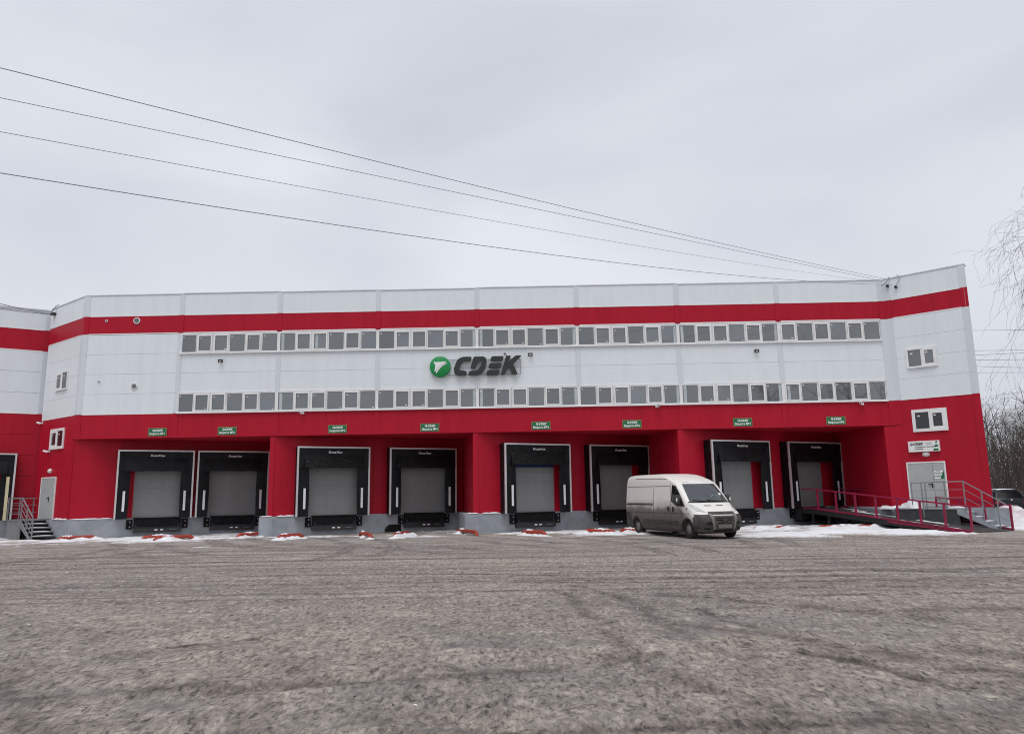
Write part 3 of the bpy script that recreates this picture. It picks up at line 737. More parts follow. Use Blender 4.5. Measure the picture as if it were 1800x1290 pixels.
for strip, zb in enumerate((ROWS[0]+0.03, ROWS[3])):
    for i in range(1, 8):
        x0, x1 = BX[i]+0.04, (BX[i+1]-0.04 if i < 7 else 17.6)
        w = (x1-x0)/6
        if i == 7: w = (x1-x0)/6
        for j in range(6):
            fixed = (pat if i < 7 else 'sfsfsf')[j] == 'f'
            key = (fixed, round(w, 2))
            if key not in fr_cache: fr_cache[key] = window_frame(w-0.012, WH, fixed).mesh('window', M['pvc'])
            o = link('window', fr_cache[key], bld, (x0+j*w, 0, zb))
            st = random.choice((1, 1, 1, 1, 2, 0)); bl = 0
            if (i, j) in ((2, 0), (4, 0), (6, 0)) or random.random() < 0.03: bl = 1
            if j == 5 and i in (3, 4, 5, 6): bl = 2
            pk = key + (st, bl)
            if pk not in pn_cache: pn_cache[pk] = pane_mesh(w-0.012, WH, fixed, st, bl).mesh('pane', [M['glass'], M['print'], M['curtain_white']])
            p = link('pane', pn_cache[pk], o)
            # each pane sits a hair out of true, so reflections break between them
            p.rotation_euler = (random.uniform(-0.006, 0.006), 0, random.uniform(-0.006, 0.006))
        if i < 7: MB().box(BX[i+1]-0.052, BX[i+1]+0.052, -0.026, 0.055, zb-0.005, zb+WH).build('window_mullion', M['pvc'], bld)
        MB().box(x0-0.03, x1+0.03 if i == 7 else x1+0.05, -0.10, 0.02, zb-0.06, zb-0.008).build('window_sill', M['pvc'], bld)
        MB().box(x0-0.03, x1+0.03, -0.035, 0.02, zb+WH+0.004, zb+WH+0.05).build('window_flashing', M['flash'], bld)
        MB().box(x0-0.1, x1+0.1, 0.06, 0.12, zb-0.02, zb+WH+0.03).build('lining', M['pvc'], bld)
def side_window(origin, rz, x0, x1, z0, z1, sash, wide, glass):
    """two-light window with a proud white surround on an angled wall"""
    w, h = x1-x0, z1-z0; mb = MB()
    mb.box(-wide, 0, -0.05, 0, -wide, h+wide); mb.box(w, w+wide, -0.05, 0, -wide, h+wide)
    mb.box(0, w, -0.05, 0, h, h+wide); mb.box(-0.0, w, -0.09, 0, -wide, 0)
    mb.box(w*0.52-0.05, w*0.52+0.05, -0.045, 0, 0, h)
    lo, hi = (w*0.52+0.05, w) if sash else (0.0, w*0.52-0.05)
    mb.box(lo, lo+0.07, -0.06, 0, 0, h); mb.box(hi-0.07, hi, -0.06, 0, 0, h); mb.box(lo+0.07, hi-0.07, -0.06, 0, 0, 0.08); mb.box(lo+0.07, hi-0.07, -0.06, 0, h-0.08, h)
    org = Vector(origin) + Matrix.Rotation(rz, 3, 'Z') @ Vector((x0, -0.002, z0))
    o = mb.build('window', M['pvc'], bld, org, rz)
    for a, b_ in ((0, w*0.52-0.05), (w*0.52+0.05, w)):
        MB().box(a, b_, -0.02, -0.004, 0, h).box(a+0.1, a+0.2, -0.023, -0.02, h-0.2, h-0.14, 1).build('pane', [glass, M['print']], o)
side_window(wing_o, RW, 0.82, 1.98, 7.60, 8.40, True, 0.09, M['glass'])
side_window(wing_o, RW, 0.85, 2.06, 4.60, 5.38, True, 0.14, M['glass_dark'])
side_window(CIN, RC, CL-2.72, CL-1.45, 7.54, 8.38, False, 0.07, M['glass'])
side_window(CIN, RC, CL-2.76, CL-1.36, 4.58, 5.36, False, 0.14, M['glass_dark'])

# ---- doors
def steel_door(origin, rz, x0, x1, leaves, handle_x):
    org = Vector(origin) + Matrix.Rotation(rz, 3, 'Z') @ Vector((x0, 0, ZP))
    w, h = x1-x0, 2.10
    fr = MB(); fr.box(0, 0.06, -0.05, 0, 0, h); fr.box(w-0.06, w, -0.05, 0, 0, h); fr.box(0.06, w-0.06, -0.05, 0, h-0.06, h)
    d = fr.build('door', M['pvc'], bld, org, rz)
    e = [0.06] + leaves + [w-0.06]
    for a, b_ in zip(e[:-1], e[1:]):
        MB().box(a+0.006, b_-0.006, -0.035, -0.002, 0.01, h-0.066).build('door_leaf', M['door'], d)
    hb = MB(); hb.box(handle_x-0.03, handle_x+0.03, -0.05, -0.035, 0.88, 1.10); hb.box(handle_x-0.16, handle_x+0.02, -0.10, -0.07, 1.03, 1.07); hb.box(handle_x-0.01, handle_x+0.02, -0.07, -0.05, 1.03, 1.07)
    hb.build('handle', M['black'], d)
    return d
dr = steel_door(wing_o, RW, 0.25, 1.90, [1.10], 1.03)
nb = MB(); nb.box(1.17, 1.56, -0.04, -0.036, 1.30, 1.71, 0)
for q in range(3):
    nb.plate([(1.17, 1.59-q*0.14), (1.52-q*0.06, 1.59-q*0.14), (1.55-q*0.06, 1.69-q*0.14), (1.17, 1.69-q*0.14)], -0.044, -0.041, 1)
    nb.box(1.24, 1.40, -0.047, -0.0445, 1.635-q*0.14, 1.65-q*0.14, 2)
nb.build('door_notice', [M['green'], M['print'], M['letter']], dr)
steel_door(CIN, RC, CL-3.52, CL-1.72, [], 1.14)
# round vents in the white end bay
for x, z, r in ((-19.65, 10.78, 0.17), (-19.55, 7.42, 0.16), (-21.2, 10.80, 0.065), (-21.35, 7.70, 0.055)):
    mb = MB().lathe([(r, 0.0), (r, -0.05), (r*0.78, -0.055), (r*0.78, -0.02)], 24)
    v_ = mb.build('round_vent', M['pvc'], bld, (x, 0, z))
    mb = MB()
    for q in range(5 if r > 0.1 else 2):
        zz = -r*0.6 + q*r*0.3; hw = math.sqrt(max(0.001, (r*0.76)**2-zz*zz)); mb.box(-hw, hw, -0.045, -0.03, zz, zz+r*0.18)
    mb.box(-r*0.5, r*0.5, -0.024, -0.021, -r*0.5, r*0.5)
    mb.build('vent_grille', M['steel'], v_)

# ------------------------------------------------------------------ adjacent warehouse at the far left
LD = Vector((-1.75, -1.12, 0)).normalized()
LBO = Vector((-26.05, 2.95, 0)) + LD*14.0
RL = math.atan2(-LD.y, -LD.x)
nb_ = thing('neighbouring_warehouse', 'red and white warehouse wall running out of the picture at the left edge', 'warehouse')
MB().prism([(CIN.x-0.5, CIN.y+0.6), (LBO.x-0.1, LBO.y+0.15), (-60, 10), (-45, 34), (-29.1, 34)][::-1], -0.3, ZR-0.1).build('wall', M['core'], nb_)
for z0, z1, m_ in [(11.04, ZR, 'white'), (9.86, 11.04, 'red'), (8.72, 9.86, 'white'), (7.58, 8.72, 'white'), (6.46, 7.58, 'white'), (5.36, 6.46, 'red'), (4.26, 5.36, 'red'), (3.16, 4.26, 'red'), (2.05, 3.16, 'red'), (0.95, 2.05, 'red')]:
    for a, b_ in ((0, 4), (4, 9), (9, 14.0)):
        MB().box(a+0.006, b_-0.006, 0, 0.12, z0+0.006, z1-0.006).build('wall_panel', M[m_], nb_, LBO, RL)
    MB().box(13.78, 14.02, -0.022, 0, z0, z1).build('joint_cover', M[m_+'_cover'], nb_, LBO, RL)
for z in (11.04, 9.86, 6.46):
    MB().box(0, 13.76, -0.012, 0, z-0.02, z+0.03).build('flashing', M['flash'], nb_, LBO, RL)
MB().box(0, 14.0, -0.06, 0.4, ZR-0.03, ZR+0.045).build('roof_capping', M['cap'], nb_, LBO, RL)
MB().box(0, 14.05, -0.05, 0.1, -0.3, ZP).build('plinth', M['plinth'], nb_, LBO, RL)

# ------------------------------------------------------------------ sectional doors, dock shelters, levellers
SH = [(0, 1.96, 5.49), (0, 5.64, 9.21), (1, 1.02, 4.65), (1, 5.69, 9.40), (2, 1.19, 4.92), (2, 6.08, 9.83), (3, 1.29, 5.11), (3, 6.38, 10.28)]
DOORC = [3.92, 7.5, 2.98, 7.72, 3.06, 7.9, 3.12, 8.1]
def dpos(k, u, off=0.0):
    p = Vector((RX0[k], 0, 0)) + DA*u + NA*off
    return p
sec_mesh = MB().box(-1.15, 1.15, 0, 0.05, 0.0015, 0.4885).mesh('door_section', M['section'])
for (k, u0_, u1_), uc in zip(SH, DOORC):
    p = dpos(k, uc, 0.056)
    d = MB().box(-1.22, -1.15, -0.01, 0.055, 0, 2.46).box(1.15, 1.22, -0.01, 0.055, 0, 2.46).box(-1.15, 1.15, -0.01, 0.055, 2.45, 2.62).build('dock_door', M['red_cover'], bld, (p.x, p.y, ZP), RA)
    if round(uc, 2) in (7.5, 2.98, 7.72): d.scale = (1.10, 1, 1)
    for s in range(5):
        link('door_section', sec_mesh, d, (0, 0, s*0.49))
    if k == 2 and uc < 5:
        MB().box(-1.15, 1.15, -0.03, -0.012, 2.2, 2.60).build('blue_seal', M['blue'], d)

SW = 3.66
lab_gate = ['first gate from the left', 'second gate from the left', 'third gate from the left', 'fourth gate from the left', 'fifth gate from the left', 'sixth gate, partly hidden by the parked van', 'seventh gate, behind the front of the van', 'eighth gate at the head of the red ramp']
logo_txt = text_mesh('D', 0.15, 0.25, 0.0); logo_txt2 = text_mesh('OOR', 0.11, 0.25, 0.0); logo_txt3 = text_mesh('H', 0.15, 0.25, 0.0); logo_txt4 = text_mesh('AN', 0.11, 0.25, 0.0)
def make_shelter():
    root = thing('dock_shelter', '', 'dock shelter')
    h = 3.40; x = SW/2; F = -0.60
    f = MB(); f.box(-x, -x+0.085, F-0.02, F+0.06, 0, h); f.box(x-0.085, x, F-0.02, F+0.06, 0, h); f.box(-x+0.085, x-0.085, F-0.02, F+0.06, h-0.075, h)
    f.build('frame', M['alu'], root)
    for s in (-1, 1):
        w = MB()
        n_ = 9
        for q in range(n_):       # pleated black cover: each fold leans
            z0, z1 = h*q/n_, h*(q+1)/n_
            xo = s*(x-0.03)
            w.add([(xo, F+0.06, z0), (xo, -0.0, z0), (xo, 0.0, z1), (xo, F+0.06, z1), (xo+s*0.03, F/2, z0+0.5*(z1-z0))], [(0, 1, 4), (1, 2, 4), (2, 3, 4), (3, 0, 4)])
        w.build('side_cover', M['curtain'], root)
    MB().box(-x+0.03, x-0.03, F+0.07, 0.0, h-0.05, h-0.02).build('top_cover', M['curtain'], root)
    MB().box(-x+0.085, x-0.085, F+0.02, F+0.035, h-1.02, h-0.075).build('head_backing', M['curtain'], root)
    # head curtain hanging forward, ends folded back
    c = MB(); zz = [h-0.42, h-0.62, h-0.87, h-1.06]; yy = [F-0.002, F-0.05, F-0.095, F-0.115]
    xsn = np.linspace(-x+0.34, x-0.36, 9)
    vs = []
    for z, y in zip(zz, yy):
        for q, xx in enumerate(xsn): vs.append((xx, y+0.012*math.sin(q*1.9+z*2), z+0.008*math.sin(q*2.3)))
    fs = [(r*9+q, r*9+q+1, (r+1)*9+q+1, (r+1)*9+q) for r in range(3) for q in range(8)]
    nv = len(vs); vs += [(a, b_+0.02, z) for a, b_, z in vs]
    fs += [tuple(nv+i for i in reversed(f_)) for f_ in fs]
    c.add(vs, fs, 0, True); c.build('head_curtain', M['curtain'], root)
    for s in (-1, 1):
        MB().plate([(s*(x-0.085), h-0.1), (s*(x-0.085), h-1.05), (s*(x-0.30), h-1.05), (s*(x-0.36), h-0.35)], F-0.035, F-0.02).build('head_flap', M['curtain'], root)
        # side curtain, slightly bowed inwards
        c = MB(); vs = []; zl = np.linspace(0.0, h-0.98, 7)
        for z in zl:
            for q in range(4):
                t = q/3
                vs.append((s*(x-0.085-t*(0.52+0.03*math.sin(z*1.2))), F+0.005+0.10*t*t*(0.6+0.4*math.sin(z*1.1+s)), z))
        fs = [(r*4+q, r*4+q+1, (r+1)*4+q+1, (r+1)*4+q) for r in range(6) for q in range(3)]
        nv = len(vs); vs += [(a, b_+0.02, z) for a, b_, z in vs]; fs += [tuple(nv+i for i in reversed(f_)) for f_ in fs]
        c.add(vs, fs, 0, True); c.build('side_curtain', M['curtain'], root)
        MB().box(s*(x-0.40)-0.055, s*(x-0.40)+0.055, F-0.012, F+0.0, 0.37, 1.36).build('guide_strip', M['guide'], root)
    t = MB(); zc = h-0.30
    for me, cx, dz in ((logo_txt, -0.26, 0.0), (logo_txt2, -0.065, -0.016), (logo_txt3, 0.135, 0.0), (logo_txt4, 0.285, -0.016)):
        for q in range(4): add_mesh(t, me, 0, (cx+(q-1.5)*0.004, F-0.05-q*0.0004, zc+0.02+dz))
    t.build('lettering', M['print'], root)
    return root
proto = make_shelter()
grp = 'dock shelters along the loading front'
extra = ['narrow gap to its right neighbour, outermost of the main front', 'tucked against the end of the first recess', 'pale scuff marks across its head curtain', 'clean head curtain, beside the broken hole in the plinth', 'with a blue strip above its door', '', 'white guide strip above the van windscreen', '']
labels = ['black dock shelter around the first gate from the left, outermost of the main front',
          'black dock shelter around the second gate, right of the narrow gap',
          'black dock shelter at gate three with pale scuffs across its head curtain',
          'black dock shelter at gate four, above the broken hole in the plinth',
          'black dock shelter at gate five with a blue strip above its door',
          'black dock shelter at gate six, partly hidden behind the rear of the van',
          'black dock shelter at gate seven, behind the front of the van',
          'black dock shelter at gate eight, at the head of the red ramp']
for i, (k, u0_, u1_) in enumerate(SH):
    o = proto if i == 0 else copy_tree(proto)
    p = dpos(k, (u0_+u1_)/2)
    o.location = (p.x, p.y, 0.91); o.rotation_euler = (0, 0, RA); o.scale = ((u1_-u0_)/SW, 1, 1)
    tag(o, labels[i], 'dock shelter', grp)
    if i in (2, 4):
        for ch in o.children:
            if ch.name.startswith('head_curtain'):
                ch.data = ch.data.copy(); ch.data.materials[0] = M['scuffed']
o = copy_tree(proto)
p = LBO + (-LD)*(14.0-2.75) 
o.location = (p.x, p.y, 0.91); o.rotation_euler = (0, 0, RL); o.scale = (1, 1, 1)
tag(o, 'black dock shelter with yellowed guide strip, cut by the left edge of the picture', 'dock shelter', grp)
for ch in o.children:
    if ch.name.startswith('guide_strip'):
        sg = 1 if sum(v.co.x for v in ch.data.vertices) > 0 else -1
        ch.data = MB().box(sg*1.53-0.07, sg*1.53+0.07, -0.625, -0.605, 0.0, 2.2).mesh('guide_strip', M['yellowed'])

def make_leveller():
    root = thing('dock_leveller', '', 'dock leveller')
    MB().box(-1.08, 1.08, -0.16, 0.0, 0.47, 0.90).box(-1.12, 1.12, -0.20, 0.02, 0.90, 0.945).build('platform', M['rubber'], root)
    lip = MB(); lip.add([(-1.1, -0.19, 0.46), (1.1, -0.19, 0.46), (1.1, -0.26, 0.22), (-1.1, -0.26, 0.22), (-1.1, -0.05, 0.46), (1.1, -0.05, 0.46), (1.1, -0.05, 0.22), (-1.1, -0.05, 0.22)],
                        [(0, 1, 2, 3), (7, 6, 5, 4), (0, 4, 5, 1), (3, 2, 6, 7), (0, 3, 7, 4), (1, 5, 6, 2)])
    lip.build('lip', M['black'], root)
    MB().plate([(-1.02, 0.47), (-1.02, 0.62), (-0.96, 0.62), (-0.90, 0.5), (0.90, 0.5), (0.96, 0.62), (1.02, 0.62), (1.02, 0.47)], -0.22, -0.165).build('lip_holder', M['black'], root)
    for sx in (-0.12, 0.14): MB().box(sx, sx+0.14, -0.265, -0.235, 0.31, 0.365).build('sticker', M['print'], root)
    MB().box(0.55, 0.90, -0.262, -0.235, 0.33, 0.35).build('nameplate', M['steel'], root)
    for s in (-1, 1):
        b_ = MB().box(s*1.27-0.14, s*1.27+0.14, -0.15, -0.045, 0.40, 0.86).build('bumper', M['rubber'], root)
        for z in (0.51, 0.75):
            MB().lathe([(0.03, -0.17), (0.03, -0.15)], 8).build('bolt', M['alu'], b_, (s*1.27+0.02, 0, z))
    return root
lev = make_leveller()
labels = ['black dock leveller with one white sticker under the first gate from the left', 'black dock leveller with rubber bumpers under the second gate', 'black dock leveller under gate three with its scuffed head curtain', 'black dock leveller under gate four, right of the broken plinth hole', 'black dock leveller under gate five with the blue strip', 'black dock leveller under gate six, half hidden by the van tail', 'black dock leveller under gate seven, right of the van front', 'black dock leveller under gate eight, in the shade of the red ramp']
for i, ((k, u0_, u1_), uc) in enumerate(zip(SH, DOORC)):
    o = lev if i == 0 else copy_tree(lev)
    p = dpos(k, uc+0.02); o.location = (p.x, p.y, 0); o.rotation_euler = (0, 0, RA)
    tag(o, labels[i], 'dock leveller', 'dock levellers under the gates')

# ------------------------------------------------------------------ lettering and signs
LP = [  # strokes of the logo, traced flat, in logo units (x right, y down)
    [(750,155),(725,223),(640,224),(600,250),(572,304),(567,334),(592,353),(650,354),(672,372),(680,382),(668,425),(560,423),(520,412),(499,383),(494,334),(507,284),(540,204),(580,170),(630,154)],
    [(780,156),(920,154),(955,177),(966,212),(955,282),(930,341),(890,396),(840,422),(695,425),(712,372),(735,358),(810,357),(850,335),(880,290),(893,246),(885,226),(840,225),(800,314),(785,326),(730,326)],
    [(1050,153),(1210,153),(1187,224),(1015,223),(1027,176)], [(1015,253),(1180,253),(1157,320),(985,322),(997,273)], [(985,352),(1150,352),(1127,427),(955,427),(967,372)],
    [(1245,150),(1313,148),(1285,230),(1380,149),(1467,146),(1343,269),(1402,405),(1393,420),(1325,421),(1282,318),(1262,318),(1223,418),(1162,426)]]
ARROW = [(200,215),(230,224),(300,222),(385,214),(372,234),(335,252),(300,276),(268,308),(240,345),(225,362),(215,357),(224,315),(228,270),(212,240)]
STRIPE = [(400,237),(395,248),(350,268),(310,298),(275,338),(248,384),(232,381),(258,328),(300,282),(345,252)]
LU = 0.00345
def lp(poly, sc, ox=0, oz=0): return [((x-295)*LU*sc+ox, -(y-288)*LU*sc+oz) for x, y in poly]
def rnd(poly, it=1):
    """cut corners a little"""
    for _ in range(it):
        q = []
        for i in range(len(poly)):
            a, b_, c = Vector(poly[i-1]), Vector(poly[i]), Vector(poly[(i+1) % len(poly)])
            q += [tuple(b_ + (a-b_)*min(0.25, 7/max(1, (a-b_).length))), tuple(b_ + (c-b_)*min(0.25, 7/max(1, (c-b_).length)))]
        poly = q
    return poly
logo = thing('wall_logo', 'big wall logo of dark CDEK letters and a green disc between the window strips', 'sign', (-4.22, 0, 8.11))
MB().lathe([(0.515, -0.06), (0.515, -0.20), (0.495, -0.215)], 40).build('disc', M['logo_green'], logo)
MB().plate(lp(ARROW, 1), -0.235, -0.21).build('arrow', M['print'], logo)
MB().plate(lp(STRIPE, 1), -0.235, -0.21).build('stripe', M['print'], logo)
for name, idx in (('letter_c', [0]), ('letter_d', [1]), ('letter_e', [2, 3, 4]), ('letter_k', [5])):
    mb = MB()
    for i in idx: mb.plate(lp(rnd(LP[i]), 1), -0.24, -0.10)
    mb.build(name, M['letter'], logo)
rl = MB(); rl.box(0.40, 3.98, -0.09, -0.06, 0.32, 0.345); rl.box(0.40, 3.98, -0.09, -0.06, -0.43, -0.405); rl.box(3.955, 3.98, -0.09, -0.06, -0.405, 0.32)
for x in (0.6, 1.5, 2.4, 3.3):
    rl.box(x, x+0.03, -0.06, 0.0, 0.32, 0.345); rl.box(x, x+0.03, -0.06, 0, -0.43, -0.405)
rl.build('mounting_rail', M['steel'], logo)

def mini_logo(mb, mi, sc, ox, oz, y, disc_mi=None, arrow_mi=None):
    if disc_mi is not None:
        n_ = 20
        mb.plate([(ox+0.515*sc*math.cos(2*PI*q/n_), oz+0.515*sc*math.sin(2*PI*q/n_)) for q in range(n_)], y, y+0.004, disc_mi)
        mb.plate(lp(ARROW, sc, ox, oz), y-0.003, y, arrow_mi); mb.plate(lp(STRIPE, sc, ox, oz), y-0.003, y, arrow_mi)
    for p_ in LP: mb.plate(lp(p_, sc, ox, oz), y, y+0.004, mi)
gx = [-18.22, -14.75, -9.29, -4.74, 0.71, 5.15, 10.52, 15.03]
where = ['farthest left, above the first dock', 'above the second dock', 'above the dock with the scuffed curtain', 'left of the middle column', 'right of the middle column', 'above the rear of the van', 'above the front of the van', 'farthest right, over the ramp']
for i, x in enumerate(gx):
    s = thing('gate_sign', 'green gate sign with white number %d, %s' % (i+1, where[i]), 'sign', (x, 0, 5.115), 0, 'green gate number signs on the red fascia')
    MB().box(-0.465, 0.465, -0.045, -0.024, -0.205, 0.205).build('edge', M['gold'], s)
    MB().box(-0.44, 0.44, -0.05, -0.0451, -0.182, 0.182).build('board', M['green'], s)
    mb = MB(); mini_logo(mb, 0, 0.115, -0.18, 0.082, -0.056, 0, 1)
    me = text_mesh('Ворота №%d' % (i+1), 0.150, 0, 0.0)
    for q in range(5): add_mesh(mb, me, 0, ((q-2)*0.003, -0.0532-q*0.0003, -0.085+(0.0015 if q % 2 else 0)), 0.96)
    mb.build('lettering', [M['print'], M['green']], s)
bpy.context.view_layer.update()

es = thing('entrance_sign', 'white sign box with green stepped blocks above the right entrance door', 'sign', wing_o + DW*1.11 + NW*0.0 + Vector((0, 0, 3.77)), RW)
MB().box(-0.66, 0.66, -0.16, -0.002, -0.25, 0.25).build('box', M['pvc'], es)
mb = MB(); mini_logo(mb, 0, 0.128, -0.52, 0.115, -0.168, 2, 1)
for z in (0.16, 0.10): mb.box(0.10, 0.36, -0.166, -0.161, z-0.008, z+0.008, 3)
for t_, z in (('Отправка и получение', -0.03), ('посылок', -0.12)):
    me = text_mesh(t_, 0.082, 0, 0.0); w_ = max(v.co.x for v in me.vertices)
    for q in range(3): add_mesh(mb, me, 0, (-0.38+w_+(q-1)*0.003, -0.166-q*0.0003, z))
mb.build('lettering', [M['letter'], M['print'], M['letter'], M['steel']], es)
mb = MB(); mb.plate([(0.49, 0.13), (0.58, 0.13), (0.58, 0.22), (0.53, 0.22)], -0.167, -0.161); mb.plate([(0.43, -0.04), (0.61, -0.04), (0.61, 0.06), (0.49, 0.06)], -0.167, -0.161); mb.plate([(0.38, -0.22), (0.61, -0.22), (0.61, -0.13), (0.42, -0.13)], -0.167, -0.161)
mb.build('stepped_blocks', M['green'], es)

# ------------------------------------------------------------------ lamps, floodlights, cameras
def wall_lamp(origin, rz, x, z, label):
    org = Vector(origin) + Matrix.Rotation(rz, 3, 'Z') @ Vector((x, 0, z))
    t = thing('wall_lamp', label, 'lamp', org, rz, 'oval wall lamps over the entrance doors')
    o = MB().lathe([(0.17, 0.0), (0.17, -0.03)], 20).build('base', M['pvc'], t); o.scale = (1, 1, 0.72)
    o = MB().lathe([(0.15, -0.03), (0.14, -0.07), (0.10, -0.105), (0.04, -0.12)], 20).build('cover', M['lamp'], t); o.scale = (1, 1, 0.72)
wall_lamp(wing_o, RW, 1.14, 3.40, 'oval white wall lamp just below the white entrance sign')
wall_lamp(CIN, RC, CL-2.58, 3.36, 'round white wall lamp above the single door at the left')
for x, z, lb in ((-15.22, 8.66, 'small black floodlight on the white wall below the upper windows, left end'), (11.42, 8.66, 'small black floodlight on the white wall below the upper windows, right end'), (0.26, 8.69, 'small black floodlight beside the last letter of the big logo')):
    t = thing('floodlight', lb, 'floodlight', (x, 0, z), 0, 'black floodlights on the white wall')
    MB().box(-0.015, 0.015, -0.12, 0, -0.03, 0.0).build('bracket', M['black'], t)
    o = MB().box(-0.11, 0.11, -0.19, -0.12, -0.08, 0.08).build('housing', M['black'], t); o.rotation_euler = (0.35, 0, 0)
    MB().box(-0.06, 0.06, -0.197, -0.191, -0.035, 0.035).build('lens', M['lamp'], o)
def cctv(loc, rz, label, turn=0.3):
    t = thing('security_camera', label, 'camera', loc, rz, 'white security cameras on the walls')
    MB().box(-0.05, 0.05, -0.03, 0, -0.05, 0.05).bar((0, -0.03, 0), (0, -0.12, -0.04), 0.03).build('bracket', M['pvc'], t)
    b_ = MB().box(-0.05, 0.05, -0.32, -0.08, -0.04, 0.05).build('housing', M['pvc'], t, (0, 0, -0.05)); b_.rotation_euler = (-0.25, 0, turn)
    MB().box(-0.035, 0.035, -0.33, -0.3205, -0.03, 0.03).build('lens', M['black'], b_)
cctv((-11.0, -0.06, 5.93), 0, 'white security camera under the lower windows, near gate sign three', -0.3)
cctv((16.38, -0.06, 5.90), 0, 'white security camera under the right end of the lower windows', -0.7)
cctv((6.38, -0.06, 5.95), 0, 'white security camera under the lower windows, above gate sign six', 0.2)
cw = CIN + Vector((-DC.x, -DC.y, 0))*(CL-2.9)
cctv((cw.x, cw.y, 4.38), RC, 'white security camera below the small left window', -0.8)
cw = CIN + Vector((-DC.x, -DC.y, 0))*0.15
cctv((cw.x, cw.y, 5.93), RC, 'white security camera in the left inner corner of the wall', -1.0)
o = MB().tube([(-1.0, -0.012, 8.73), (-0.97, -0.03, 8.70), (-0.93, -0.03, 8.64), (-0.88, -0.012, 8.60)], 0.018, 6).lathe([(0.05, 0.0), (0.05, -0.04)], 10)
for q in range(20): o.v[-1-q] = (o.v[-1-q][0]-1.02, o.v[-1-q][1], o.v[-1-q][2]+8.74)
tag(o.build('cable_outlet', M['steel']), 'small grey cable outlet just above the letters of the big logo', 'cable outlet')

# ------------------------------------------------------------------ stairs
def stair(name, label, origin, rz, u0, u1, run, depth, steps, rails, mats, sgn):
    """platform along a wall from u0 to u1, steps going down towards +u; wall is y=0, outwards is -y"""
    t = thing(name, label, 'stairs', origin, rz)
    D0, D1 = -0.08, -depth
    MB().box(u0, u1, D1, D0, ZP-0.06, ZP-0.012).build('platform', mats[0], t)
    MB().box(u0+0.02, u1-0.02, D1+0.03, D1+0.07, 0.0, ZP-0.062).box(u0+0.02, u0+0.06, D1+0.07, D0, 0.0, ZP-0.062).build('skirt', mats[1], t)
    for i in range(steps):
        z = ZP*(1-(i+1)/(steps+1)); x = u1 + run*i/steps
        MB().box(x, x+run/steps+0.03, D1+0.05, D0-0.05, z-0.04, z).build('tread', mats[0], t)
        MB().box(x-0.012, x, D1+0.06, D0-0.06, z+0.001, z+ZP/(steps+1)-0.045).build('riser_or_gap_shade', mats[2], t)
    for y in (D1+0.02, D0-0.02):
        MB().plate([(u1-0.1, ZP-0.02), (u1+0.05, ZP-0.02), (u1+run+0.1, 0.0), (u1+run-0.12, 0.0), (u1-0.1, ZP-0.28)], y-0.02, y+0.02).build('stringer', mats[0], t)
    return t
ch_o = CIN
RCv = Vector((-DC.x, -DC.y, 0))
st = stair('metal_staircase', 'grey steel stairs with open treads below the single door at the left', CIN, RC, CL-4.0, CL-2.25, 1.35, 1.28, 4, None, (M['steel'], M['steel'], M['dark']), 1)  # dark sheets between the treads stand in for shade in the open gaps
def railing(t, top, posts, nmid, m_, zb=lambda u: ZP, w=0.045):
    """top: list of points along the handrail; posts: (point, base z); in the thing's own frame"""
    r = MB()
    for a, b_ in zip(top[:-1], top[1:]): r.bar(a, b_, w)
    r.build('handrail', m_, t)
    for p_, z in posts: MB().bar((p_[0], p_[1], z), p_, w).build('post', m_, t)
    for j in range(nmid):
        r = MB(); dz = -(j+1)*1.05/(nmid+1)
        for a, b_ in zip(top[:-1], top[1:]): r.bar((a[0], a[1], a[2]+dz), (b_[0], b_[1], b_[2]+dz), 0.022)
        r.build('mid_rail', m_, t)
y1 = -1.26; uA, uB, uC = CL-4.0, CL-2.25, CL-0.72
top = [(uA, y1, 2.02), (uB, y1, 2.02), (uC, y1, 1.05)]
railing(st, top, [((uA, y1, 2.02), 0.9), ((uB, y1, 2.02), 0.7), ((uB+0.75, y1, 1.545), 0.3), ((uC, y1, 1.05), 0.0)], 3, M['steel'])
railing(st, [(uA, y1, 2.0), (uA, -0.12, 2.0), (uA+0.35, -0.12, 2.0)], [((uA, -0.12, 2.0), 0.9)], 2, M['steel'])
railing(st, [(uA+0.02, y1+0.5, 2.0), (uA+0.02, y1+0.52, 2.0)], [((uA+0.02, y1+0.5, 2.0), 0.9)], 0, M['steel'])

rs = stair('entrance_stairs', 'grey stairs and landing with steel railing below the right entrance door', wing_o, RW, -0.1, 2.55, 1.45, 1.35, 4, None, (M['plinth'], M['open_side_shade'], M['plinth']), 1)  # dark skirt sheet takes the place of shade on the open side
MB().box(2.3, 4.2, -0.10, -0.06, -0.1, ZP-0.03).build('cheek_wall', M['plinth'], rs)
y1 = -1.33
railing(rs, [(0.66, y1, 2.06), (1.28, y1, 2.08), (2.80, y1, 2.10), (4.30, y1, 1.10)], [((0.70, y1, 2.06), 0.9), ((1.12, y1, 2.07), 0.5), ((1.27, y1, 2.08), 0.9), ((2.05, y1, 2.09), 0.9), ((2.80, y1, 2.10), 0.7), ((3.45, y1, 1.66), 0.35), ((4.0, y1, 1.30), 0.0)], 2, M['steel'])

# ------------------------------------------------------------------ loading ramp
RO = Vector((RX0[3], 0, 0))
ramp = thing('loading_ramp', 'long red steel loading ramp with railings sloping down from gate eight', 'ramp', RO, RA)
